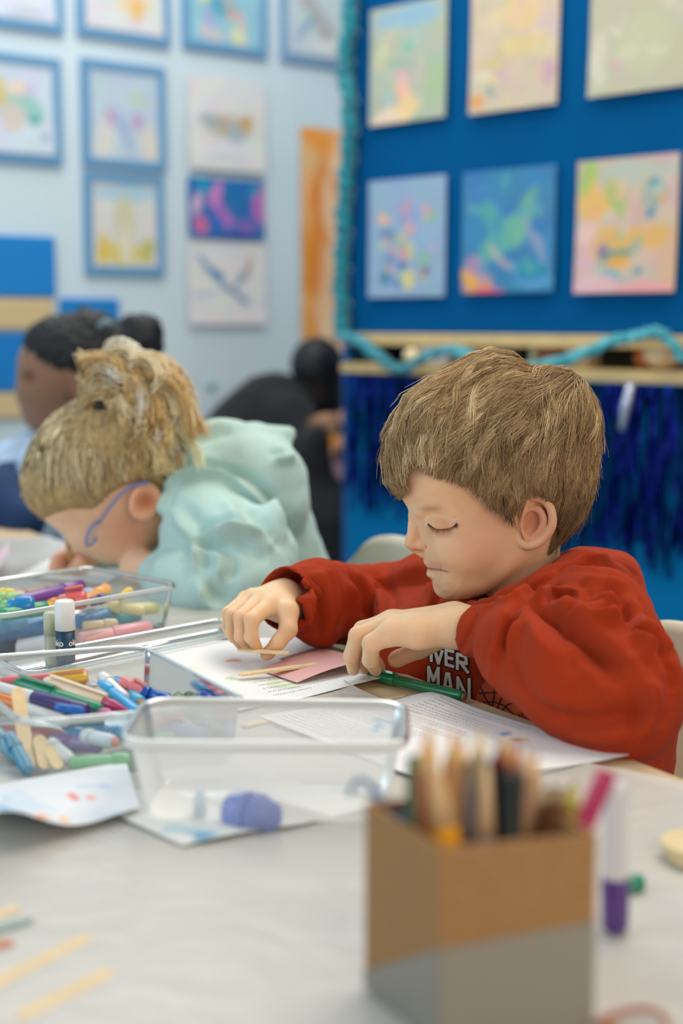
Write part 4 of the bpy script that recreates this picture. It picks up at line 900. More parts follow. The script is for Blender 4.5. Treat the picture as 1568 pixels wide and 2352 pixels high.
v = Vol((-.12, 1.05, -.01), (.42, 1.70, .56), .007, big=.06)
for sy, kx in ((-1, 0), (1, 0)):
    o = np.array((.53, -.85, 0)) * .075 * -sy; hip = np.array((.26, 1.44, .40)) + o; kn = hip + np.array((-.85, -.53, 0)) * .27 + np.array((0, 0, .0)); an = kn + np.array((.03, .02, -.31)); v.chain([(tuple(hip), .075), (tuple(kn), .052), (tuple(an), .038)], .02)
P, Q, T = v.poly(); link('trousers', npmesh('trousers', relax(P, Q, 2), Q, T), mat('dark_denim', '#27303f', rough=.9, noise=.1, nscale=200), boy, local=False)
for sy in (-1, 1):
    an = np.array((.26, 1.44, .40)) + np.array((.53, -.85, 0)) * .075 * -sy + np.array((-.85, -.53, 0)) * .27 + np.array((.03, .02, -.36)); w = Vol(tuple(an - .2), tuple(an + .2), .005, big=.05); w.cap(tuple(an), tuple(an + np.array((-.10, -.062, -.008))), .036, .032, .01); B = w.block(an - .2, an + .2); w.put(B[0], (0.001 - B[3]) + B[1] * 0 + B[2] * 0, .004, 'i')
    P, Q, T = w.poly(); link('shoe', npmesh('shoe', P, Q, T), mat('shoe_grey', '#50555c', rough=.7), boy, local=False)
# ================================================================== the other children
def sdf_me(name, v, it=2, colour=None):
    P, Q, T = v.poly(); P = relax(P, Q, it, 0.5); me = npmesh(name, P, Q, T)
    if colour is not None: vcol(me, np.tile(np.array(lin(colour)), (len(P), 1)))
    return me
def A(px, py, Y): return tuple(at(px, py, Y))
def paint(me, spots):
    V = coords(me); C = getcol(me).copy()
    for p, r, c, a in spots:
        w = (np.exp(-((V - np.array(p)) ** 2).sum(1) / r ** 2) * a)[:, None]; C = C * (1 - w) + np.array(lin(c)) * w
    a = me.color_attributes[0]; a.data.foreach_set('color', np.concatenate([C, np.ones((len(C), 1))], 1).astype(np.float32).ravel())
# ---- the girl in the mint hoodie, bent over her drawing
girl = thing('person', 'blonde child in a mint hoodie bent low over a drawing, holding a pencil', 'person', (-.12, 2.0, .45))
v = Vol(tuple(Vector(A(20, 1400, 1.95)) - Vector((.06, .25, .10))), (.10, 2.25, .95), .0035 * LOW, big=.05)
Y = 1.92
v.ell(A(262, 1065, Y), (.098, .078, .085), rotmat(0, -.35, 0), .02); v.ell(A(180, 1130, Y), (.062, .062, .055), None, .03)
v.ell(A(262, 1185, Y), (.060, .056, .058), None, .03); v.ell(A(222, 1212, Y), (.038, .045, .034), None, .02); v.ell(A(190, 1240, Y), (.014, .012, .014), None, .012)
v.ell(A(282, 1238, Y), (.036, .04, .03), None, .02); v.ell(A(250, 1262, Y), (.02, .02, .014), None, .012)
v.cap(A(330, 1150, Y), A(430, 1160, Y + .03), .046, .05, .02)
ec = Vector(A(332, 1152, Y - .078)); v.ell(ec, (.021, .008, .027), rotmat(0, .3, .3), .006); v.ell(ec + Vector((-.001, -.008, -.002)), (.012, .006, .016), rotmat(0, .3, .3), .003, 's')
# arms under the sleeves, hands
v.chain([(A(430, 1170, 1.95), .04), (A(540, 1270, 1.83), .034), (A(520, 1345, 1.79), .028), (A(470, 1350, 1.79), .026), (A(365, 1314, 1.86), .02)], .02)
v.chain([(A(365, 1312, 1.86), .021), (A(325, 1303, 1.885), .024), (A(305, 1308, 1.89), .018)], .008)
for k, (dx, dy) in enumerate(((-8, -14), (-10, -5), (-10, 5), (-8, 14))): v.chain([(A(310, 1302 + dy, 1.885 + k * .008), .0085), (A(300 + dx, 1310 + dy, 1.90 + k * .008), .008), (A(296 + dx, 1322 + dy * .5, 1.905 + k * .008), .007)], .004)
v.chain([(A(330, 1230, 2.05), .03), (A(240, 1275, 2.03), .022), (A(185, 1282, 1.99), .02)], .015); v.ell(A(168, 1285, 1.985), (.026, .026, .020), None, .01)
for k in range(4): v.chain([(A(160, 1276 + k * 9, 1.96 + k * .004), .0095), (A(132 - k * 2, 1284 + k * 8, 1.945), .0085), (A(126 + k * 6, 1302 + k * 4, 1.945), .0075), (A(140 + k * 6, 1312, 1.95), .007)], .003)
v.chain([(A(182, 1280, 1.95), .011), (A(188, 1300, 1.935), .010), (A(165, 1308, 1.935), .008)], .003)
v.chain([(A(430, 1180, 1.98), .05), (A(560, 1330, 2.0), .08)], .03)
gm = sdf_me('body', v, 2, '#ecc4a4'); paint(gm, [(A(290, 1225, Y - .06), .03, '#d98f78', .6), (A(180, 1160, Y - .05), .03, '#d2a488', .5), (A(160, 1300, 1.95), .03, '#c8826a', .7), (tuple(ec), .022, '#d8845c', .8), (A(340, 1152, Y - .085), .012, '#a05030', .7)])
link('body', gm, skin, girl, local=False)
# hair: strands drawn back to the tie, and a curly tail
tie = Vector(A(250, 925, Y))
hv2 = Vol(tuple(Vector(A(262, 1065, Y)) - Vector((.16, .12, .14))), tuple(Vector(A(262, 1065, Y)) + Vector((.17, .12, .17))), .004 * LOW, big=.05)
hv2.ell(A(258, 1058, Y), (.112, .088, .095), rotmat(0, -.45, 0), .02); hv2.ell(A(150, 1110, Y), (.058, .066, .052), None, .03); hv2.ell(A(300, 1000, Y), (.07, .075, .06), None, .02)
hv2.ell(A(200, 1245, Y), (.062, .13, .058), rotmat(0, -.6, 0), .012, 's'); hv2.ell(A(310, 1225, Y - .09), (.07, .08, .062), rotmat(0, -.75, 0), .01, 's')
P, Q, T = hv2.poly(); P = relax(P, Q, 2); gh = link('hair', npmesh('hair', P, Q, T), mat('blonde_under', '#a58a5c', rough=.7, noise=.25, nscale=60), girl, local=False)
def tied_strands(P, Q, centre, rad, tie, n, cols, K=9, spread=.004, seed=3, lift=.003, wave=.0012):
    rng = np.random.default_rng(seed); i = rng.integers(0, len(P), n); p = P[i]; c = np.array(centre); out = []; t = np.array(tie)
    for k in range(K + 1):
        s = (k / K) ** .9; q = p * (1 - s) + t * s
        d = q - c; u0 = p - c; r0 = np.linalg.norm(u0, axis=1); r1 = np.linalg.norm(t - c); L = np.linalg.norm(d, axis=1, keepdims=True)
        rr = (r0 * (1 - s) + r1 * s)[:, None] + lift * sin(pi * s); out.append(c + d / L * rr + rng.normal(0, wave, (n, 3)))
    cc = np.array([lin(x) for x in cols]); w = rng.random(n); j = rng.integers(0, len(cols), n); return np.stack(out, 1), cc[j] * (.85 + .3 * w[:, None])
bl = ['#e8d4a6', '#d6c094', '#a8946c', '#f8e8c4', '#c0ac84', '#94845e']
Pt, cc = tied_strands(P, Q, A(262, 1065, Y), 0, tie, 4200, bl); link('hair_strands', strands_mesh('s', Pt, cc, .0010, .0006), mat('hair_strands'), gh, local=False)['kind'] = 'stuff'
rng = np.random.default_rng(5); Tl = []; Tc = []; pc = np.array([lin(x) for x in ['#fff0c8', '#fae2ae', '#f0d49c', '#fff8e4', '#e0bc80']])
path = spline([tie + Vector((0, 0, 0)), Vector(A(244, 892, Y - .03)), Vector(A(290, 888, Y - .05)), Vector(A(338, 930, Y - .06)), Vector(A(368, 1000, Y - .06)), Vector(A(408, 1052, Y - .05))], 40)
ss = np.arange(40)
for L_ in range(64):
    o = rng.normal(0, 1, 3) * np.array([.020, .018, .020]); ph = rng.uniform(0, 6.28); fr = rng.uniform(.35, .7); a = rng.uniform(.004, .009); sh = rng.uniform(.8, 1.15); base_c = pc[rng.integers(0, 5)]; cut = rng.integers(26, 41)
    env = np.clip(ss / 9, .10, 1)[:, None]; wv = np.stack([np.sin(ph + fr * ss) * a, np.cos(ph + fr * ss) * a, np.sin(ph + fr * ss + 1.6) * a], 1)
    for i in range(34):
        w = rng.normal(0, .0042, 3); q = path + (o + w) * env + wv * env * rng.uniform(.85, 1.15) + rng.normal(0, .0006, (40, 3)); q[cut:] = q[cut - 1] + (q[cut:] - q[cut - 1]) * .05; Tl.append(q); Tc.append(base_c * sh * rng.uniform(.85, 1.1))
Tl = np.array(Tl); N = len(Tl)
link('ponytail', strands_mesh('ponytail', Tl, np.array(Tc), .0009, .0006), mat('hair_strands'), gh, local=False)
hal = []
for i in range(160):
    c = np.array(A(300, 925, Y)); a = rng.uniform(-.3, 2.0); r = rng.uniform(.045, .068); q = [c + r * np.array([cos(b), rng.normal(0, .05), sin(b)]) + np.array([.02, 0, 0]) for b in np.linspace(a, a + 1.1, 26)]; hal.append(q)
hal = np.array(hal); link('loose_curls', strands_mesh('loose', hal, pc[rng.integers(0, 5, 160)], .0008, .0005), mat('hair_strands'), gh, local=False)
tv_, tf_ = tube([tie + Vector((-.012, -.05, -.022)), tie + Vector((0, -.055, 0)), tie + Vector((.01, -.05, .018))], [.006, .010, .007], 10); link('hair_tie', pymesh('hair_tie', tv_, tf_), mat('tie_black', '#141414'), gh, local=False)
# glasses
gl = thing('glasses', 'thin blue framed glasses on the blonde child\'s face', 'glasses', A(230, 1200, Y - .06))
tb, fb = tube(spline([A(342, 1108, Y - .086), A(300, 1118, Y - .085), A(268, 1146, Y - .082), A(240, 1182, Y - .074), A(226, 1204, Y - .068)], 20), .0016, 8); link('temple', pymesh('temple', tb, fb), mat('frame_blue', '#5f7fc0', rough=.35), gl, local=False)
ring = [Vector(A(214, 1226, Y - .064)) + Vector((cos(a) * .006 + sin(a) * .006, cos(a) * .012, sin(a) * .016)) for a in np.linspace(0, 2 * pi, 28)]
tb, fb = tube(ring, .0016, 8); link('rim', pymesh('rim', tb, fb), mat('frame_blue'), gl, local=False)
lens = pymesh('lens', [tuple(r) for r in ring[:-1]], [tuple(range(27))]); link('lens', lens, clear('lens_clear', '#e8f0ff', .05), gl, local=False)
# mint hoodie
v = Vol((-.40, 1.58, .40), (.06, 2.30, .95), .0035 * LOW, big=.05)
v.chain([(A(425, 1140, 1.94), .066), (A(490, 1165, 1.96), .090), (A(555, 1240, 1.99), .100), (A(590, 1360, 2.02), .105), (A(600, 1520, 2.05), .11)], .03)
v.chain([(A(400, 1160, 1.88), .03), (A(440, 1090, 1.90), .034), (A(510, 1035, 1.95), .040), (A(600, 1012, 2.0), .024)], .02)
v.chain([(A(590, 1008, 1.98), .022), (A(660, 998, 1.97), .013)], .012); v.chain([(A(540, 1065, 1.95), .046), (A(610, 1105, 1.93), .050), (A(642, 1160, 1.92), .040)], .03)
v.chain([(A(470, 1215, 1.86), .062), (A(560, 1290, 1.80), .066), (A(560, 1345, 1.77), .058), (A(480, 1360, 1.77), .052), (A(420, 1345, 1.80), .042), (A(372, 1322, 1.85), .032)], .02)
v.chain([(A(420, 1230, 1.98), .05), (A(330, 1262, 2.04), .04), (A(225, 1284, 2.02), .030)], .02)
v.cap(A(365, 1318, 1.86), A(300, 1305, 1.91), .026, .028, .003, 's'); v.ell(A(330, 1180, 1.92), (.072, .075, .07), None, .01, 's')
mh = sdf_me('hoodie', v); bv2 = bvh_of(mh)
folds(mh, bv2, [([(385,1110),(420,1085),(470,1085),(560,1120),(620,1180),(650,1215)], -.010, .008), ([(400,1180),(440,1230),(455,1270),(440,1300)], -.008, .010), ([(440,1270),(470,1235),(530,1222),(600,1225)], -.012, .010),
 ([(500,1240),(560,1250),(620,1290)], .006, .014), ([(445,1300),(470,1270),(510,1290),(500,1330)], -.008, .008), ([(455,1340),(480,1385),(520,1400)], -.008, .009), ([(400,1040),(460,1010),(540,985)], .004, .012),
 ([(630,1060),(670,1050)], -.008, .008), ([(560,1150),(610,1210),(650,1260)], .005, .012), ([(385,1125),(365,1180),(350,1240)], -.004, .007), ([(520,1150),(540,1190),(530,1240)], -.004, .012)])
wrinkle(mh, .003, 20, .0014, 50)
link('hoodie', mh, mat('mint_fleece', '#b6d4ce', rough=.9, noise=.05, nscale=300, bump=.3, bscale=1200, sheen=.2, spec=.15), girl, local=False)
pen = thing('pencil', 'wooden pencil held upright in the blonde child\'s fist', 'pencil', A(160, 1290, 1.94))
tb, fb = tube([A(168, 1310, 1.945), A(160, 1270, 1.94), A(151, 1222, 1.93)], [.0045, .0045, .0045], 6); link('barrel', pymesh('barrel', tb, fb), mat('pencil_wood', '#c09a68', rough=.5), pen, local=False)
tb, fb = tube([A(151, 1222, 1.93), A(149, 1208, 1.927)], [.0045, .0008], 6); link('tip', pymesh('tip', tb, fb), mat('pencil_tip', '#e0bc88'), pen, local=False)

# ---- the dark haired girl further back
dk = thing('person', 'dark haired girl in profile with a puffy bun and pale blue top', 'person', (-.55, 2.8, .4))
Y = 2.75
v = Vol(tuple(Vector(A(120, 1000, Y)) - Vector((.22, .16, .20))), tuple(Vector(A(120, 860, Y)) + Vector((.2, .16, .16))), .004 * LOW, big=.05)
v.ell(A(150, 835, Y), (.088, .072, .082), None, .02); v.ell(A(110, 895, Y), (.052, .058, .062), None, .03); v.ell(A(84, 838, Y), (.026, .05, .03), None, .02)
v.chain([(A(62, 868, Y), .010), (A(53, 905, Y), .012)], .015); v.ell(A(62, 932, Y), (.012, .018, .009), None, .01); v.ell(A(64, 946, Y), (.011, .016, .008), None, .008); v.ell(A(82, 968, Y), (.022, .024, .014), None, .015)
v.ell(A(70, 870, Y - .05), (.016, .014, .010), None, .008, 's'); v.ell(A(178, 893, Y - .062), (.015, .008, .022), None, .006); v.ell(A(178, 893, Y - .07), (.008, .005, .013), None, .003, 's')
v.cap(A(165, 920, Y + .02), A(150, 1040, Y + .04), .045, .05, .02)
v.cap(A(100, 900, Y), A(120, 950, Y), .045, .04, .02)
dm = sdf_me('body', v, 2, '#94705a'); paint(dm, [(A(80, 940, Y - .03), .03, '#a07a6a', .5), (A(178, 893, Y - .06), .02, '#7a4a38', .6)]); link('body', dm, skin, dk, local=False)
v = Vol(tuple(Vector(A(200, 900, Y)) - Vector((.20, .14, .14))), tuple(Vector(A(260, 780, Y)) + Vector((.16, .14, .14))), .004 * LOW, big=.05)
v.ell(A(165, 808, Y), (.094, .080, .072), rotmat(0, .15, 0), .02); v.ell(A(230, 795, Y), (.060, .062, .052), None, .02); v.ell(A(205, 745, Y), (.050, .05, .028), None, .012); v.ell(A(196, 716, Y), (.014, .014, .010), None, .01)
v.ell(A(215, 870, Y + .02), (.05, .06, .05), None, .02); v.ell(A(85, 890, Y), (.052, .09, .058), None, .01, 's'); v.ell(A(150, 905, Y - .07), (.042, .05, .04), None, .01, 's')
v.ell(A(322, 778, Y), (.044, .048, .048), None, .012); v.ell(A(345, 752, Y - .01), (.022, .022, .022), None, .01); v.ell(A(350, 800, Y - .01), (.020, .022, .018), None, .01); v.ell(A(300, 748, Y), (.020, .02, .018), None, .01)
hm2 = sdf_me('hair', v); wrinkle(hm2, .003, 60, .004, 120); dh = link('hair', hm2, mat('black_hair', '#0d1216', rough=.6, noise=.4, nscale=80, bump=.8, bscale=120), dk, local=False)
tb, fb = tube([A(225, 752, Y - .06), A(240, 738, Y - .05), A(262, 745, Y - .05)], .006, 8); link('hair_clip', pymesh('hair_clip', tb, fb), mat('clip_grey', '#6a8890', rough=.3), dh, local=False)
v = Vol((-1.05, 2.35, .30), (-.35, 3.05, .85), .007, big=.06)
v.chain([(A(150, 1045, Y + .05), .075), (A(90, 1120, Y), .105), (A(60, 1240, Y), .13), (A(60, 1330, Y), .13)], .04); v.chain([(A(110, 1080, Y - .12), .055), (A(95, 1190, Y - .22), .045), (A(20, 1215, Y - .25), .038)], .03)
tm2 = sdf_me('top', v); wrinkle(tm2, .005, 14, .003, 35); link('top', tm2, mat('pale_blue_cotton', '#a9bfd8', rough=.9, noise=.25, nscale=35), dk, local=False)
v = Vol((-1.1, 2.2, .35), (-.40, 2.95, .85), .007, big=.06); v.chain([(A(60, 1120, Y - .02), .07), (A(10, 1140, Y - .14), .055), (A(0, 1155, Y - .24), .050), (A(60, 1195, Y - .32), .035)], .02)
nv = sdf_me('sleeve', v); link('navy_sleeve', nv, mat('navy_cloth', '#0f2f58', rough=.85), dk, local=False)

# ---- the boy in black by the cabinet, and the child in orange and pink he leans over
bk = thing('person', 'child with cropped black hair and black clothes leaning by the blue cabinet', 'person', (-.1, 3.95, .3))
Y = 3.95
v = Vol((-.55, 3.55, .30), (.16, 4.35, 1.02), .007, big=.08)
v.ell(A(735, 850, Y), (.070, .085, .086), None, .02); v.ell(A(742, 915, Y), (.058, .068, .055), None, .03); v.ell(A(755, 930, Y), (.035, .05, .03), None, .02); v.cap(A(700, 910, Y), A(670, 960, Y), .055, .06, .03)
v.chain([(A(690, 960, Y - .1), .04), (A(715, 990, Y - .15), .03), (A(742, 968, Y - .2), .022)], .01)
for k in range(4): v.chain([(A(745, 960 + k * 9, Y - .2), .012), (A(768, 958 + k * 10, Y - .21), .011), (A(778, 972 + k * 8, Y - .21), .010)], .005)
bm_ = sdf_me('body', v, 2, '#2c221e'); paint(bm_, [(A(755, 972, Y - .2), .045, '#c89a78', 1.0)]); link('body', bm_, skin, bk, local=False)
v = Vol((-.30, 3.7, .75), (.20, 4.2, 1.05), .006, big=.08); v.ell(A(728, 840, Y), (.074, .09, .080), None, .02); v.ell(A(775, 900, Y - .02), (.04, .09, .05), None, .01, 's'); hm3 = sdf_me('hair', v); wrinkle(hm3, .002, 60); link('hair', hm3, mat('black_hair'), bk, local=False)
v = Vol((-.75, 3.4, .05), (.16, 4.4, 1.02), .009, big=.09)
v.chain([(A(690, 935, Y), .07), (A(630, 960, Y), .12), (A(590, 1030, Y), .15), (A(590, 1150, Y), .16)], .05); v.chain([(A(540, 990, Y - .05), .07), (A(500, 1060, Y - .1), .07)], .05)
v.chain([(A(660, 970, Y - .1), .075), (A(700, 1060, Y - .18), .06), (A(722, 1120, Y - .2), .045), (A(728, 1010, Y - .22), .035)], .03)
v.chain([(A(640, 1130, Y), .13), (A(700, 1180, Y - .15), .11), (A(770, 1200, Y - .2), .085), (A(770, 1420, Y - .2), .08)], .05)
jm = sdf_me('sweater', v); wrinkle(jm, .006, 10, .003, 30); link('black_clothes', jm, mat('black_cloth', '#0c1116', rough=.9, sheen=.1), bk, local=False)
pk = thing('person', 'seated child mostly hidden behind the cabinet, pink knees and bare forearm in view', 'person', (.02, 4.25, .3))
v = Vol((-.12, 3.85, .2), (.3, 4.6, 1.0), .008, big=.08); v.chain([(A(800, 960, 4.3), .05), (A(815, 1010, 4.2), .035), (A(784, 1046, 4.05), .028)], .02); v.ell(A(782, 1048, 4.04), (.026, .026, .034), None, .01); v.ell(A(850, 850, 4.35), (.07, .08, .09), None, .02); v.cap(A(850, 890, 4.35), A(850, 950, 4.35), .045, .05, .02)
link('body', sdf_me('body', v, 2, '#d6a484'), skin, pk, local=False)
v = Vol((-.15, 3.8, .1), (.35, 4.7, .9), .009, big=.08); v.chain([(A(740, 1085, 4.0), .05), (A(775, 1130, 4.0), .068), (A(810, 1180, 4.05), .07)], .03); v.chain([(A(760, 1075, 4.1), .05), (A(850, 1110, 4.3), .08)], .03)
link('pink_trousers', sdf_me('t', v), mat('pink_cloth', '#e2b4b4', rough=.9), pk, local=False)
v = Vol((-.10, 4.0, .3), (.4, 4.7, 1.0), .009, big=.08); v.chain([(A(850, 960, 4.4), .09), (A(850, 1060, 4.4), .12)], .03); v.chain([(A(808, 930, 4.35), .045), (A(815, 985, 4.25), .045)], .02)
link('orange_top', sdf_me('t', v), mat('orange_cloth', '#d8781c', rough=.9), pk, local=False)
# ================================================================== things on the table
ORG = TZ + .0045        # what lies on the cover rests here
def frame_of(P0, P1, roll=0.0):
    """location and rotation that take +x from P0 to P1"""
    d = Vector(P1) - Vector(P0); q = d.to_track_quat('X', 'Z'); return Vector(P0), (q.to_matrix().to_4x4() @ Matrix.Rotation(roll, 4, 'X')).to_euler(), d.length
def turned(prof, n=20):
    """profile (x, r) about the x axis"""
    v, f = lathe([(r, x) for x, r in prof], n); return [(z, x, y) for x, y, z in v], f
def marker(x0, y0, x1, y1, z0, z1, r, body, cap, label, capf=.36, clip=False, tipped=False, plug=None, group='markers and pens in the near tray', name='marker', roll=0.0, loc=None, sub='barrel'):
    P0, P1 = loc if loc else (tab(x0, y0, z0), tab(x1, y1, z1))
    L0, e, L = frame_of(P0, P1, roll); root = thing(name, label, name, L0, 0, group); root.rotation_euler = e
    c = L * capf
    v, f = turned([(c * .9, .001), (c * .9, r * .86), (c + .002, r * .9), (L - .006, r * .9), (L - .001, r * .82), (L, r * .7), (L, .0005)]) if not tipped else turned([(c * .9, .001), (c * .9, r * .86), (L * .80, r * .9), (L * .9, r * .5), (L * .97, r * .22), (L, .0006)])
    link('barrel', pymesh('b', v, f), mat('pl_' + body, body, rough=.32, coat=.3), root)
    if cap:
        v, f = turned([(0, .0005), (0, r * .72), (.0015, r * .9), (.004, r), (c - .001, r * 1.04), (c, r * .98), (c, r * .88)]); cp_ = link('cap', pymesh('c', v, f), mat('pl_' + cap, cap, rough=.3, coat=.4), root)
        if clip: link('clip', box_me('clip', (c * .95, r * .7, r * .28), (c * .55, 0, r * 1.35), .0006), mat('pl_' + cap), cp_, False); 
    if plug:
        v, f = turned([(L - .001, .0005), (L - .001, r * .6), (L + .002, r * .58), (L + .0025, .0005)]); link('end_plug', pymesh('e', v, f), mat('pl_' + plug, plug, rough=.7), root)
    return root
def stick(x0, y0, x1, y1, z0, z1, label, w=.0095, group='wooden craft sticks', loc=None, th=.002, col='#e0c69a'):
    P0, P1 = loc if loc else (tab(x0, y0, z0), tab(x1, y1, z1)); L0, e, L = frame_of(P0, P1); n = 9; V = []
    o = [(-cos(a) * w / 2 + w / 2, sin(a) * w / 2) for a in np.linspace(-pi / 2, pi / 2, n)]; out = o + [(L - w / 2 + cos(a) * w / 2, -sin(a) * w / 2) for a in np.linspace(-pi / 2, pi / 2, n)]
    m = len(out); V = [(x, y, 0) for x, y in out] + [(x, y, th) for x, y in out]; F = [tuple(range(m)), tuple(range(m, 2 * m))[::-1]] + [(i, m + i, m + (i + 1) % m, (i + 1) % m) for i in range(m)]
    me = pymesh('craft_stick', V, F); bm = bmesh.new(); bm.from_mesh(me); bmesh.ops.recalc_face_normals(bm, faces=bm.faces); bm.to_mesh(me); bm.free()
    ob = link('craft_stick', me, mat('stick_' + col, col, rough=.65, noise=.08, nscale=150), None, False); ob.location = L0; ob.rotation_euler = e; return tag(ob, label, 'craft stick', group)
def rrect(cor, rad, n=8):
    """rounded outline through four corners (x, y)"""
    out = []; C = [Vector(c) for c in cor]
    for i in range(4):
        p, a, b = C[i], C[i - 1], C[(i + 1) % 4]; d0 = (a - p).normalized(); d1 = (b - p).normalized(); s = p + d0 * rad; e = p + d1 * rad
        for t in np.linspace(0, 1, n): out.append(s * (1 - t) ** 2 + p * 2 * t * (1 - t) + e * t * t)
    return out
def tray(name, cor, z0, h, rad, taper, flange, m, label, cat, lip=.004, m2=None, step=0.0):
    C = [Vector(c) for c in cor]; ce = sum(C, Vector((0, 0))) / 4; root = thing(name, label, cat, (ce.x, ce.y, z0))
    def ring(k, z, rd): return [((p - ce).x, (p - ce).y, z) for p in rrect([ce + (c - ce) * 1.0 + (c - ce).normalized() * k for c in C], rd)]
    prof = [(-taper - .004, .0, rad * .8), (-taper, .003, rad)] + [(-taper * (1 - t), .003 + (h - .006) * t, rad) for t in (.25, .5, .75)] + ([(-.002, h * .80, rad), (step, h * .82, rad)] if step else []) + [(step, h - .002, rad), (step + .001, h, rad)]
    V = []; F = []; m_ = 32
    for k, z, rd in prof: V += ring(k, z, rd)
    for i in range(len(prof) - 1):
        for j in range(m_): F.append((i * m_ + j, i * m_ + (j + 1) % m_, (i + 1) * m_ + (j + 1) % m_, (i + 1) * m_ + j))
    F.append(tuple(range(m_))[::-1]); link('walls', pymesh('w', V, F), m, root)
    V = []; F = []; pr = [(step, h - .001, rad), (step + flange * .5, h + .0008, rad + .002), (step + flange, h, rad + .003), (step + flange, h - lip, rad + .003)]
    pr = pr + [(k - .0012, z - .0012, rd) for k, z, rd in pr[::-1]]
    for k, z, rd in pr: V += ring(k, z, rd)
    for i in range(len(pr)):
        for j in range(m_): a = i * m_; b = ((i + 1) % len(pr)) * m_; F.append((a + j, a + (j + 1) % m_, b + (j + 1) % m_, b + j))
    link('rim', pymesh('r', V, F), m2 or m, root); return root
clr = clear('tray_plastic', '#f6fbfc', .12, .10, '#f0f6f7'); clr2 = clear('tray_rim', '#f4fafb', .45, .12, '#f4f8f8'); milky = clear('tub_plastic', '#fafcfb', .64, .25, '#f7f8f6'); milky2 = clear('tub_rim', '#fafcfb', .75, .25, '#fafbf9')
tray('storage_tray', [(-.235, 1.03), (-.073, 1.085), (-.185, 1.28), (-.347, 1.225)], ORG, .052, .022, .008, .005, clr, 'clear plastic tray of markers nearest the boy, beside the milky tub', 'tray', m2=clr2)
tray('storage_tray', [(-.351, 1.425), (-.185, 1.60), (-.313, 1.72), (-.479, 1.545)], ORG, .050, .022, .008, .005, clr, 'far clear plastic tray of colourful felt pens, in front of the blonde child', 'tray', m2=clr2)
tray('storage_tub', [(-.150, .950), (.042, .945), (.045, 1.050), (-.147, 1.060)], ORG + .001, .060, .024, .012, .006, milky, 'empty looking milky plastic tub in the foreground with a blue cap inside', 'tub', lip=.006, m2=milky2)
tray('tray_lid', [(-.300, 1.345), (-.115, 1.53), (-.135, 1.60), (-.345, 1.40)], ORG, .010, .018, .003, .004, clr, 'flat clear lid lying between the two marker trays', 'lid', m2=clr2)

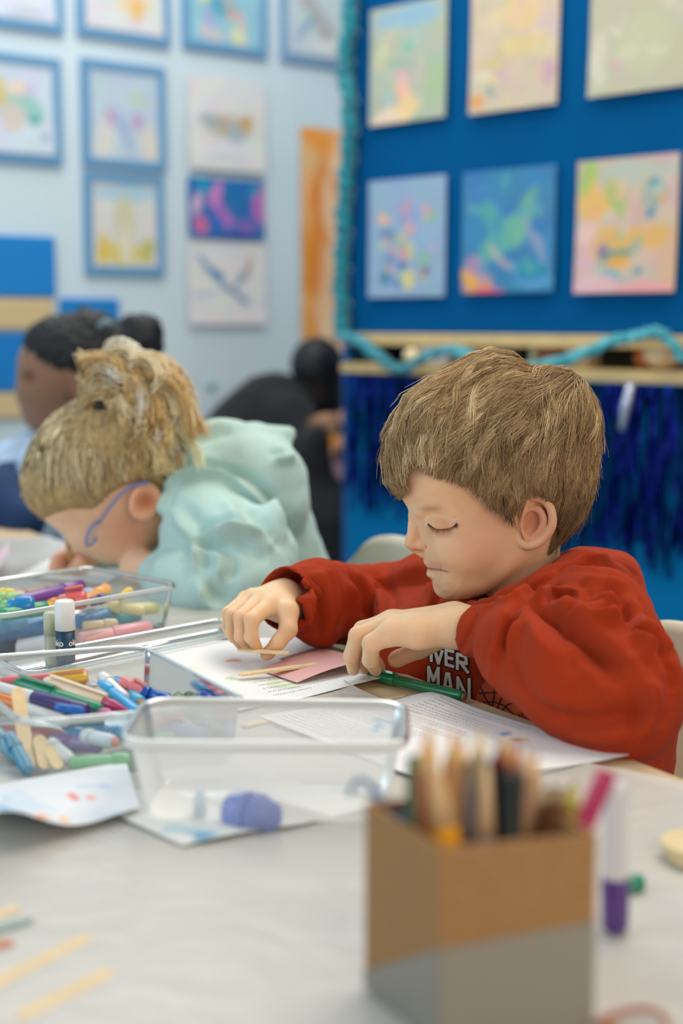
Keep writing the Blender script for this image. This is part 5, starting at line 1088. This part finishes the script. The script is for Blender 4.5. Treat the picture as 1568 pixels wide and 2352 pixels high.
# ---- near tray
g1 = 'markers and pens in the near tray'
M1 = [
 (0,1571,203,1551,.036,.040,.0062,'#cc6470','#cc6470','long rose red marker lying across the back of the near tray',.3,False,False,None),
 (203,1558,100,1572,.044,.040,.0066,'#d8d2c0','#d0a63c','short mustard yellow marker cap on top of the rose red marker',.8,True,False,None),
 (38,1568,232,1630,.044,.036,.0056,'#0c8a60','#067a54','dark green pen with a clip cap in the near tray',.45,True,False,None),
 (104,1566,300,1635,.047,.034,.0055,'#b03c68','#e6ceb0','cream capped marker with a magenta tapered end',.70,True,True,None),
 (200,1634,-40,1572,.040,.040,.0066,'#d4d6d6','#38206a','white barrelled marker with a deep purple cap',.48,False,False,None),
 (193,1634,128,1625,.044,.046,.0040,'#1c62b4','#1c62b4','small bright blue pen clip piece against the purple cap',.5,False,False,None),
 (-20,1600,152,1658,.034,.030,.0062,'#dcdcd8','#e07a18','white marker with an orange cap at the tray\'s left end',.40,False,False,None),
 (91,1638,262,1645,.030,.030,.0052,'#e88a20','#f09a38','orange marker lying along the front of the near tray',.4,False,True,None),
 (192,1628,262,1642,.034,.034,.0045,'#c878a8','#d488b4','thin mauve pen under the magenta tip',.4,False,True,None),
 (232,1574,316,1640,.040,.032,.0068,'#2c9cd4','#2c9cd4','sky blue marker pointing at the tub',.3,False,False,None),
 (233,1553,287,1604,.046,.036,.0058,'#d8dadb','#d8dadb','plain white marker crossing over the sky blue one',.3,False,False,None),
 (262,1568,322,1616,.036,.032,.0072,'#48a4cc','#3a8cc0','blue marker with a tan end plug in the near tray',.35,False,False,'#b09468'),
 (330,1592,276,1562,.036,.046,.0058,'#d88088','#d87c80','rose pink marker cap with a broad clip in the near tray',.55,True,False,None),
 (318,1590,402,1613,.036,.030,.0070,'#0c50a8','#0c50a8','cobalt blue tapered marker at the right end of the near tray',.3,False,True,None),
 (398,1600,422,1612,.032,.030,.0060,'#6c9468','#d4d8d0','small grey green pen tip at the tray\'s right end',.3,False,False,None),
 (204,1576,244,1608,.040,.036,.0060,'#8c8c90','#a0a0a4','silver grey pen between the cream and sky blue markers',.4,False,False,None),
 (178,1572,206,1584,.034,.034,.0065,'#c490c4','#c490c4','short lilac marker end under the cream cap',.5,False,False,None),
 (300,1748,160,1758,.010,.010,.0072,'#74b080','#74b080','pale green marker seen through the front wall of the near tray',.3,False,False,None),
 (112,1706,164,1748,.020,.010,.0064,'#d4d8da','#d4d8da','white marker slanting behind the front wall of the near tray',.3,False,False,None),
 (190,1690,262,1704,.022,.022,.0066,'#d0d6dc','#d0d6dc','white marker with a peach tip behind the front wall',.3,False,False,'#e09a84'),
 (20,1690,66,1772,.026,.008,.0062,'#1c84ac','#0c7aa0','teal marker in the front left corner of the near tray',.4,False,False,None),
 (-10,1680,40,1745,.020,.008,.0060,'#4aa4c0','#2c90b0','pale teal marker by the left wall of the near tray',.4,False,False,None),
 (150,1690,250,1680,.018,.018,.0064,'#2c90c0','#2484b8','blue marker in the middle of the near tray behind the front wall',.4,False,False,None),
 (120,1700,230,1716,.014,.014,.0064,'#8c70a8','#7c60a0','dull purple marker low in the near tray',.4,False,False,None),
 (250,1684,300,1690,.024,.024,.0066,'#1c78a4','#1c78a4','dark teal marker cap behind the tub\'s left wall',.4,False,False,None),
 (350,1668,480,1690,.016,.016,.0066,'#6c94c4','#5c84bc','blue marker seen through the milky tub, upper of two',.4,False,False,None),
 (360,1700,500,1684,.010,.010,.0066,'#7cb48c','#6cac80','green marker seen through the milky tub',.4,False,False,None),
 (470,1655,520,1690,.020,.014,.0066,'#3c7cb8','#3474b0','blue marker at the right end of the near tray, seen through the tub',.4,False,False,None),
 (340,1655,420,1648,.024,.024,.0060,'#c88c9c','#c88c9c','dusty pink marker seen through the tub',.4,False,False,None),
 (60,1640,160,1620,.022,.022,.0062,'#c8a860','#b89850','ochre pen under the orange marker',.4,False,False,None),
 (-30,1625,60,1640,.022,.020,.0060,'#b8b4a4','#d8ac48','amber capped pen under the craft stick',.4,False,False,None),
 (140,1660,240,1655,.016,.016,.0066,'#4c8cc0','#4c8cc0','mid blue marker near the bottom of the near tray',.4,False,False,None),
]
for a in M1: marker(*a[:9], a[9], a[10], a[11], a[12], a[13])
stick(40, 1582, 66, 1772, .056, .006, 'cream craft stick leaning out over the front left of the near tray', .0110)
stick(88, 1690, 104, 1768, .028, .006, 'cream craft stick inside the near tray beside the leaning one', .0105)
stick(108, 1715, 136, 1768, .020, .006, 'short cream craft stick nearest the green marker in the near tray', .0100)
# ---- far tray
M3 = [
 (190,1346,40,1382,.046,.044,.0085,'#7c4c9c','#6a3888','purple marker across the back of the far tray',.32,False,False,None),
 (108,1396,2,1414,.046,.046,.0080,'#0c9468','#0c9468','emerald green marker along the front of the far tray',.4,False,False,None),
 (80,1390,18,1396,.052,.050,.0110,'#1888c0','#0c7cbc','shiny blue marker cap in the far tray',.7,False,False,None),
 (199,1374,136,1386,.054,.050,.0105,'#dc8078','#d8605c','coral red marker cap in the far tray',.7,True,False,None),
 (246,1352,186,1386,.048,.044,.0070,'#e8a860','#f0b060','apricot marker in the far tray',.4,False,False,None),
 (244,1372,206,1384,.050,.046,.0060,'#2c3c80','#2c3c80','navy pen cap in the far tray',.5,False,False,None),
 (298,1356,276,1374,.046,.044,.0050,'#e8d060','#e8d060','yellow pen sticking up in the far tray',.4,False,False,None),
 (-5,1363,34,1362,.044,.044,.0060,'#d8cc50','#d8cc50','lemon pen at the left end of the far tray',.4,False,False,None),
 (-10,1378,60,1374,.040,.042,.0085,'#a4cc88','#94c078','pale green marker in the far tray',.4,False,False,None),
 (-10,1392,30,1396,.042,.042,.0085,'#7cb87c','#6cac70','leaf green marker at the left of the far tray',.4,False,False,None),
 (130,1384,98,1404,.044,.044,.0070,'#e8c050','#ec9040','yellow pen with an orange tip behind the glue stick',.4,False,True,None),
 (140,1410,112,1404,.040,.042,.0070,'#dc5c4c','#dc5c4c','red pen beside the yellow one behind the glue stick',.4,False,True,None),
 (236,1404,364,1396,.022,.022,.0080,'#d8d898','#e0dca0','pale yellow marker low at the right of the far tray',.35,False,False,None),
 (250,1392,330,1404,.030,.026,.0070,'#e4d8a0','#e4d8a0','cream marker low at the right of the far tray',.35,False,False,None),
 (176,1430,250,1410,.018,.022,.0090,'#4c88bc','#3c7cb4','denim blue marker behind the glue stick cap',.4,False,False,None),
 (230,1426,320,1412,.014,.014,.0085,'#4cacbc','#3ca0b4','turquoise marker low in the far tray',.4,False,False,None),
 (345,1440,180,1468,.010,.010,.0082,'#e8b4b4','#e0a4b0','pale pink marker at the bottom front of the far tray',.55,False,False,None),
 (270,1434,190,1440,.018,.018,.0070,'#d8c8a4','#d8c8a4','beige marker above the pale pink one',.4,False,False,None),
 (-20,1452,120,1432,.016,.018,.0120,'#3484c4','#2478bc','thick blue marker low at the front of the far tray',.4,False,False,None),
 (-20,1440,60,1428,.026,.028,.0090,'#5c9ccc','#4c90c4','sky blue marker above the thick blue one',.4,False,False,None),
 (20,1372,110,1356,.036,.038,.0070,'#8c6c58','#a07c64','brown marker beneath the purple one',.4,False,False,None),
 (250,1368,190,1362,.040,.040,.0070,'#b8c4d8','#8cacd0','light blue pen at the back of the far tray',.4,False,False,None),
]
def shift(a, d): return tuple(a)
for a in M3: marker(*a[:9], a[9], a[10], a[11], a[12], a[13], group='felt pens in the far tray')

# ---- glue sticks
def glue(px, py, r, h, body, cap, label, text=False, capf=.42):
    p = tab(px, py, .006); root = thing('glue_stick', label, 'glue stick', (p.x, p.y, ORG + .002), 0, 'glue sticks')
    v, f = lathe([(.001, 0), (r * .92, 0), (r * .95, .003), (r * .95, h * (1 - capf)), (.001, h * (1 - capf))], 32); b = link('body', pymesh('b', v, f), mat('pl_' + body, body, rough=.4), root)
    v, f = lathe([(r, h * (1 - capf)), (r, h - .002), (r - .002, h), (.001, h)], 32); link('cap', pymesh('c', v, f), mat('pl_' + cap, cap, rough=.4), root)
    if text:
        def word(tx, ang0, z0, size):
            cu = bpy.data.curves.new('t', 'FONT'); cu.body = tx; cu.size = size; cu.extrude = 0; cu.offset = size * .03; o = bpy.data.objects.new('t', cu); COL.objects.link(o); dg = bpy.context.evaluated_depsgraph_get(); me = bpy.data.meshes.new_from_object(o.evaluated_get(dg)); bpy.data.objects.remove(o)
            bm = bmesh.new(); bm.from_mesh(me); bmesh.ops.triangulate(bm, faces=bm.faces); bmesh.ops.subdivide_edges(bm, edges=bm.edges, cuts=2); bm.to_mesh(me); bm.free()
            V = coords(me); A_ = ang0 + V[:, 0] / r; V2 = np.stack([np.cos(A_) * (r * .95 + .0003), np.sin(A_) * (r * .95 + .0003), z0 + V[:, 1]], 1); setco(me, V2); return me
        link('lettering', word('oko', -pi / 2 - 1.35, h * .37, .0085), mat('print_white'), b, False)['label'] = 'white letters on the navy body'
        link('lettering', word('oko', -pi / 2 + .52, h * .37, .0085), mat('print_white'), b, False)['label'] = 'white letters on the navy body'
    return root
glue(152, 1540, .0100, .071, '#123a58', '#e2e4e4', 'upright glue stick with a white cap and navy body', True)
glue(122, 1528, .0085, .055, '#a8ac98', '#bcc0a4', 'olive grey glue stick standing just behind the white capped one')

# ---- sheets of paper
def sheet(name, cor, z, label, cat, base='#e6e7e6', spots=(), zf=None, nx=50, ny=50, lines=None, group=None, th=.0003, rough=.75, wob=.08, z2=None):
    C = [tab(*c) for c in cor]; ce = sum((c for c in C), Vector()) / 4; root = thing(name, label, cat, (ce.x, ce.y, ORG), 0, group)
    Ug, Vg = np.meshgrid(np.linspace(0, 1, nx), np.linspace(0, 1, ny)); u = Ug.ravel(); w = Vg.ravel(); A_ = [np.array(c) for c in C]
    P = ((1 - u) * (1 - w))[:, None] * A_[0] + (u * (1 - w))[:, None] * A_[1] + (u * w)[:, None] * A_[2] + ((1 - u) * w)[:, None] * A_[3]
    f = (lambda a, b: zf(a, b)) if zf else (lambda a, b: a * 0)
    P[:, 2] = ORG + z + f(u, w); P = P - np.array([ce.x, ce.y, ORG]); col = np.tile(np.array(lin(base)), (nx * ny, 1)); px, py = project(P + np.array([ce.x, ce.y, ORG]))
    nz = np.array([[mnoise.noise(Vector((a * 7, b * 7, k * 5.1))) for k in range(2)] for a, b in zip(u, w)])
    for sx, sy, rx, ry, c, al in spots:
        m = np.clip(1.5 - 1.5 * (((px - sx + nz[:, 0] * rx * 1.2) / rx) ** 2 + ((py - sy + nz[:, 1] * ry) / ry) ** 2), 0, 1)[:, None] * al; col = col * (1 - m) + np.array(lin(c)) * m
    idx = np.arange(nx * ny).reshape(ny, nx); Q = np.stack([idx[:-1, :-1], idx[:-1, 1:], idx[1:, 1:], idx[1:, :-1]], 2).reshape(-1, 4)
    V2 = P - np.array([0, 0, th]); me = npmesh('sheet', np.concatenate([P, V2]), np.concatenate([Q[:, ::-1], Q + len(P)])); vcol(me, np.concatenate([col, col])); link('paper', me, mat('painted_sheet', attr='Col', rough=rough, spec=.3), root)
    if lines:
        rng = random.Random(hash(len(label)) % 99); V = []; F = []
        def S(a, b): 
            q = (1 - a) * (1 - b) * A_[0] + a * (1 - b) * A_[1] + a * b * A_[2] + (1 - a) * b * A_[3]; q = np.array([q[0] - ce.x, q[1] - ce.y, z + .00035 + float(f(np.float64(a), np.float64(b)))]); return q
        for (b0, b1, n, a0, a1, swap) in lines:
            for i in range(n):
                b = b0 + (b1 - b0) * i / max(1, n - 1); a = a0
                while a < a1 - .01 and not (rng.random() < .01):
                    L = rng.uniform(.005, .014); hh = .0019
                    q = [S(b - hh, a), S(b + hh, a), S(b + hh, a + L), S(b - hh, a + L)] if swap else [S(a, b - hh), S(a + L, b - hh), S(a + L, b + hh), S(a, b + hh)]
                    k = len(V); V += [tuple(x) for x in q]; F.append((k, k + 1, k + 2, k + 3)); a += L + rng.uniform(.004, .008)
        o = link('printed_text', pymesh('p', V, F), mat('ink_grey', '#70767c', rough=.8), root, False); o['kind'] = 'stuff'
    return root
sheet('worksheet', [(332,1502), (712,1466), (886,1572), (540,1648)], .0004, 'printed worksheet with green scribbles under the boy\'s far hand', 'paper', spots=[(540,1519,22,4,'#e8a080',.9), (525,1555,18,5,'#a8c890',.8), (640,1568,50,9,'#c4d8a0',.6), (660,1578,40,5,'#a8c080',.5), (445,1537,30,5,'#d4dcb4',.6)],
      lines=[(.70, .90, 5, .30, .95, False)], zf=lambda a, b: .0015 * np.sin(a * 5 + b * 3) + .001)
sheet('worksheet', [(592,1660), (990,1612), (1445,1750), (1010,1826)], .0008, 'large printed worksheet with a turquoise blot, its back corner curled up', 'paper', spots=[(865,1652,20,11,'#74bcd0',.95), (900,1656,28,7,'#80c0cc',.9), (868,1672,15,11,'#60b4d4',.95), (945,1668,9,6,'#b8d4dc',.7), (1168,1686,16,5,'#2898c8',1), (1200,1698,26,4,'#d8a878',.9), (1130,1692,20,5,'#c0ccd4',.7), (880,1760,16,9,'#b8d8e0',.6)],
      lines=[(.06, .46, 13, .05, .50, True), (.52, .95, 14, .10, .58, True)], zf=lambda a, b: .0045 * np.exp(-(((a - .95) / .14) ** 2 + ((b - .06) / .16) ** 2)) + .0012 * np.sin(a * 6) + .001)
sheet('blank_sheet', [(1000,1740), (1230,1700), (1462,1742), (1235,1790)], .0002, 'blank white sheet under the right corner of the large worksheet', 'paper')
sheet('pink_card', [(596,1553), (752,1518), (842,1556), (682,1583)], .002, 'pink paper card lying under the boy\'s near hand', 'paper', base='#dcaaa6', zf=lambda a, b: .010 * a * b + .003 * np.sin(a * 3) + .006 * (1 - b) * a)
sheet('brown_card', [(640,1525), (745,1492), (800,1508), (730,1535)], .001, 'small brownish card behind the long craft stick', 'paper', base='#b08c80')
sheet('painted_paper', [(-160,1862), (290,1778), (322,1888), (-60,2000)], .004, 'white paper with red, orange and blue paint marks curling up in the left foreground', 'paper', base='#dfe3e8', zf=lambda a, b: .020 * np.exp(-((a - .1) / .35) ** 2) * b + .006 * np.sin(a * 7) * b * (1 - a) + .002, nx=80, ny=60,
      spots=[(170,1828,14,9,'#e88c80',.95), (215,1832,20,5,'#f0a090',.95), (95,1877,18,7,'#f0a860',.95), (145,1883,16,7,'#f0b478',.95), (285,1893,34,14,'#0c84bc',1), (225,1805,45,6,'#b4cce0',.8), (0,1850,30,18,'#4ca0d0',.9), (40,1850,90,34,'#c4d8ea',.7), (30,1918,70,8,'#a8c8e4',.8), (250,1870,60,10,'#c8dcec',.6)])
sheet('painted_paper', [(180,1850), (620,1800), (880,1870), (420,1962)], .0005, 'thin damp paper with one blue blot under the milky tub', 'paper', base='#dddfdc', spots=[(450,1918,36,10,'#0c84bc',1), (450,1905,60,22,'#9cc4d0',.6)], zf=lambda a, b: .0012 * np.sin(a * 8) + .001)
sheet('pink_note', [(-60,1350), (20,1290), (22,1318), (-40,1372)], .004, 'corner of a pink sheet at the left edge beyond the far tray', 'paper', base='#d8bcc4', zf=lambda a, b: .02 * a)
sheet('drawing_sheet', [(40,1330), (170,1262), (330,1300), (240,1350)], .0005, 'white drawing sheet under the blonde child\'s hands', 'paper', spots=[(210,1330,30,6,'#b8ccd8',.6)])
# ---- loose sticks
stick(548, 1552, 762, 1523, .010, .012, 'long craft stick lying across the pink card', .0095)
stick(722, 1598, 850, 1618, .0015, .0015, 'craft stick making the left arm of the V beside the green marker', .0075, col='#e6d2a4')
stick(836, 1620, 930, 1602, .0035, .0035, 'craft stick making the right arm of the V beside the green marker', .0065, col='#e6d2a4')
stick(556, 1670, 684, 1640, .0035, .0035, 'upper of two crossed craft sticks beside the milky tub', .0095)
stick(594, 1655, 688, 1680, .0015, .0015, 'lower of two crossed craft sticks beside the milky tub', .0085)
stick(700, 1512, 765, 1494, .004, .004, 'orange tinted craft stick end behind the pink card', .0085, col='#dca878')
stick(0, 0, 0, 0, 0, 0, 'craft stick pinched in the boy\'s far fingertips', .0085, loc=(at(545, 1495, 1.40), at(664, 1502, 1.385)))
stick(-60, 2290, 205, 2158, .002, .002, 'longer blurred craft stick in the bottom left foreground', .0100)
stick(40, 2345, 258, 2236, .002, .002, 'blurred craft stick nearest the bottom left corner', .0100)
stick(-40, 2122, 42, 2088, .002, .002, 'short craft stick end at the left edge, above the teal pen', .0080)
marker(-40, 2148, 72, 2116, .004, .004, .0030, '#7c9c98', None, 'thin teal grey pen at the lower left edge', group='loose pens on the table', capf=.05, name='pen')
marker(-40, 2182, 28, 2168, .004, .004, .0038, '#c07850', None, 'thin terracotta pen at the lower left edge', group='loose pens on the table', capf=.05, name='pen')
# ---- green marker by the near hand
gmk = marker(846, 1547, 1064, 1600, .0068, .0068, .0060, '#0c7044', '#0f7a50', 'dark green marker lying on the table by the near hand', .30, True, False, '#8c6c40', 'loose pens on the table', roll=.5)
# ---- inside the milky tub
p = tab(575, 1862, .014); cp_ = thing('bottle_cap', 'violet blue translucent bottle cap lying inside the milky tub', 'cap', (p.x, p.y, p.z - .002)); cp_.rotation_euler = (0, 0, -.5)
v, f = turned([(-.016, .0005), (-.016, .013), (-.014, .0145), (.010, .0145), (.012, .012), (.020, .010), (.022, .004), (.022, .0005)], 28); link('shell', pymesh('s', v, f), mat('cap_violet', '#98a6e0', rough=.4, trans=.25), cp_)
v, f = turned([(-.004, .0148), (-.004, .0158), (.002, .0158), (.002, .0148)], 28); link('ring', pymesh('s', v, f), mat('cap_violet'), cp_)
v, f = lathe([(.001, 0), (.0045, 0), (.005, .004), (.004, .014), (.0025, .018), (.001, .019)], 16); o = link('nozzle', pymesh('n', v, f), mat('nozzle_blue', '#7caacc', rough=.4), None); pn = tab(460, 1880, .005); o.location = (pn.x, pn.y, ORG + .003); tag(o, 'small blue nozzle standing inside the milky tub', 'nozzle')

# ---- the cardboard pencil box in the foreground
F_, L_, R_ = Vector((.0467, .643)), Vector((.0123, .709)), Vector((.124, .663)); B_ = L_ + R_ - F_; H = .100; cen = (F_ + B_) / 2
pb = thing('pencil_box', 'square brown cardboard pencil box with a grey lower band', 'box', (cen.x, cen.y, ORG))
def wall_prism(poly, z0, z1): return prism('w', [((p - cen).x, (p - cen).y) for p in poly], z0, z1)
def inner(k): return [cen + (q - cen) * k for q in (F_, R_, B_, L_)]
o_, i_ = inner(1.0), inner(.945)
kraft = mat('kraft_card', '#9c7448', rough=.8, noise=.06, nscale=120, bump=.1, bscale=600)
V = []; F = []
for ring_, z in ((o_, 0), (o_, H), (i_, H), (i_, .002)): V += [((q - cen).x, (q - cen).y, z) for q in ring_]
for i in range(3):
    for j in range(4): F.append((i * 4 + j, i * 4 + (j + 1) % 4, (i + 1) * 4 + (j + 1) % 4, (i + 1) * 4 + j))
F += [(3, 2, 1, 0), (12, 13, 14, 15)]; link('walls', pymesh('w', V, F), kraft, pb, False)
def band(a, b, za0, za1, zb0, zb1, nm):
    n = ((a + b) / 2 - cen).normalized() * .0008; a2, b2 = (a - cen), (b - cen); V = [(a2.x + n.x, a2.y + n.y, za0), (b2.x + n.x, b2.y + n.y, zb0), (b2.x + n.x, b2.y + n.y, zb1), (a2.x + n.x, a2.y + n.y, za1)]; V += [(x - n.x * .8, y - n.y * .8, z) for x, y, z in V]
    link(nm, pymesh(nm, V, [(0, 1, 2, 3), (7, 6, 5, 4), (0, 4, 5, 1), (1, 5, 6, 2), (2, 6, 7, 3), (3, 7, 4, 0)]), mat('grey_card', '#8c877c', rough=.6), pb, False)['label'] = 'grey lower band of the box'
band(F_, R_, .0, .0505, .0, .056, 'lower_band'); band(L_, F_, .0, .008, .0, .0505, 'lower_band')
gp = 'pencils and pens in the cardboard box'
def inbox(px, py, Y, bx, by, r, body, tip, label, name='pencil', tipl=.018, tipc=None, blunt=False):
    """a pencil standing in the box: its visible end at px, py and its foot at a spot inside"""
    foot = F_ + (R_ - F_) * bx + (L_ - F_) * by; r *= 1.15; P1 = at(px, py, Y); P0 = Vector((foot.x, foot.y, ORG + .004)); d = (P1 - P0).normalized(); L0, e, L = frame_of(P0, P1)
    root = thing(name, label, name, L0, 0, gp); root.rotation_euler = e; n = 6 if name == 'pencil' else 16
    v, f = turned([(0, .0005), (0, r), (L - (0 if blunt else tipl), r)] + ([(L, r * .9), (L, .0005)] if blunt else [(L - tipl + .0005, r * .98)]), n); link('barrel', pymesh('b', v, f), mat('pc_' + body, body, rough=.45), root, n > 6)
    if not blunt:
        v, f = turned([(L - tipl, r * .98), (L - .004, r * .3), (L - .004, .0004)], n if n > 6 else 12); link('sharpened_end', pymesh('s', v, f), mat('pc_' + tip, tip, rough=.6), root)
        v, f = turned([(L - .004, r * .3), (L, .0006), (L + .0002, .0002)], 10); link('lead', pymesh('l', v, f), mat('pc_' + (tipc or body), tipc or body), root)
    return root
wd = '#d8b078'
inbox(985, 1668, .70, .15, .45, .0042, '#a86c48', wd, 'brown pencil at the left of the cluster, tip up')
inbox(990, 1722, .672, .32, .10, .0054, '#f0a418', '#d0ac7c', 'thick golden yellow pencil leaning on the front wall', tipl=.038)
inbox(1060, 1690, .70, .34, .5, .0044, '#c49a6c', wd, 'light wooden pencil next to the natural one with the orange lead')
inbox(1160, 1680, .71, .56, .62, .0044, '#c8a080', wd, 'pale tan pencil rising behind the black one')
inbox(1232, 1726, .71, .74, .55, .0042, '#b89478', wd, 'beige pencil at the right end of the cluster')
inbox(1042, 1680, .70, .25, .55, .0042, '#c89460', wd, 'natural wood pencil with an orange lead', tipc='#e07830')
inbox(1075, 1750, .69, .42, .30, .0040, '#2c2c58', '#6c6468', 'navy pencil with a grey sharpened end', tipl=.05)
inbox(1106, 1668, .70, .40, .60, .0044, '#b8a478', '#e0c8a0', 'pale cream pencil in the middle of the cluster')
inbox(1118, 1738, .69, .46, .35, .0046, '#8c94a4', '#d8b890', 'blue grey pencil in the middle of the cluster', tipl=.04)
inbox(1146, 1706, .70, .55, .45, .0044, '#141414', '#701c18', 'black pencil with a dark red end', tipl=.012)
inbox(1185, 1698, .71, .60, .60, .0062, '#8c4c1c', '#c88860', 'thick rust brown pencil at the right of the cluster', tipl=.022)
inbox(1178, 1778, .69, .62, .40, .0052, '#0f1816', '#243028', 'black green marker in front of the rust brown pencil', 'marker', blunt=True)
inbox(1212, 1713, .70, .70, .50, .0042, '#b08868', '#d8b494', 'dusty tan pencil next to the rust brown one')
inbox(958, 1738, .695, .10, .55, .0046, '#344c24', '#344c24', 'dark olive pen at the far left of the cluster', 'pen', blunt=True)
inbox(976, 1693, .69, .2, .6, .0044, '#b87850', wd, 'terracotta pencil behind the golden yellow one')
inbox(1322, 1790, .70, .72, .30, .0050, '#8c8420', '#b0a848', 'olive yellow pen leaning right', 'pen', tipl=.02)
inbox(1396, 1770, .70, .60, .35, .0048, '#a02050', '#a02050', 'magenta pen leaning out at the right of the box', 'pen', blunt=True)
inbox(1290, 1848, .695, .55, .55, .0060, '#6c4420', '#6c4420', 'short brown pencil stub beside the shiny wrapper', blunt=True)
tb, fb = tube(spline([at(803, 1826, .74), at(812, 1800, .74), at(838, 1792, .73), at(862, 1822, .725), at(884, 1862, .715), at(930, 1895, .705)], 30), [.0012] * 14 + [.0012 + .0030 * t for t in np.linspace(0, 1, 16)], 10)
tag(link('pipe_cleaner', pymesh('pipe_cleaner', tb, fb), mat('pipe_blue', '#1c5c8c', rough=.8)), 'blue pipe cleaner curling out over the left wall of the pencil box', 'pipe cleaner')
# shiny crumpled wrapper
V = []; nW = 22
for i in range(nW):
    for j in range(nW):
        a = i / (nW - 1); b = j / (nW - 1); q = at(1222 + 108 * a, 1812 + 74 * b, .705 + .01 * a); k = mnoise.noise(Vector((a * 3, b * 9, 2))) * .008; V.append((q.x, q.y + k, q.z + mnoise.noise(Vector((a * 6, b * 4, 7))) * .004))
for i in range(nW * nW): x, y, z = V[i]; V.append((x, y + .0006, z))
F = []; m2 = nW * nW
for i in range(nW - 1):
    for j in range(nW - 1): a = i * nW + j; F += [(a, a + nW, a + nW + 1, a + 1), (m2 + a, m2 + a + 1, m2 + a + nW + 1, m2 + a + nW)]
tag(link('wrapper', pymesh('wrapper', V, F), mat('wrapper_gloss', '#d8ccA8', rough=.12, metal=.6)), 'crumpled shiny cream wrapper poking out of the pencil box', 'wrapper')
# ---- upright marker beside the box
p = tab(1412, 2136, .005); mk = marker(0, 0, 0, 0, 0, 0, .0078, '#cfccd0', '#4c2a78', 'upright white marker standing on its purple cap beside the pencil box', .36, False, False, None, 'loose pens on the table', loc=(Vector((p.x, p.y, ORG)), Vector((p.x - .001, p.y + .002, ORG + .088))))
marker(1395, 2035, 1475, 2028, .007, .007, .0066, '#0c7c5c', '#0c7c5c', 'emerald green marker end peeping out behind the upright white marker', group='loose pens on the table')
# ---- right edge
for k, (lbl, dz) in enumerate((('upper of two cream wooden discs at the right edge', .006), ('lower of two cream wooden discs at the right edge', 0))):
    p = tab(1600, 1985, .0); v, f = lathe([(.001, 0), (.023, 0), (.024, .001), (.024, .0045), (.023, .0055), (.001, .0055)], 32)
    o = link('wooden_disc', pymesh('d', v, f), mat('disc_wood', '#ddc898', rough=.6, noise=.08)); o.location = (p.x + k * .004, p.y - k * .004, ORG + dz); tag(o, lbl, 'disc', 'wooden discs')
p = tab(1452, 2372, .004); ringp = [Vector((cos(a) * .017, sin(a) * .013, .004 + .002 * sin(2 * a))) for a in np.linspace(0, 2 * pi, 40)]; v, f = tube(ringp, .0018, 10, False); o = link('elastic_band', pymesh('r', v, f), mat('band_rust', '#a0603c', rough=.6)); o.location = (p.x, p.y, ORG); tag(o, 'rust coloured elastic band at the bottom edge', 'elastic band')
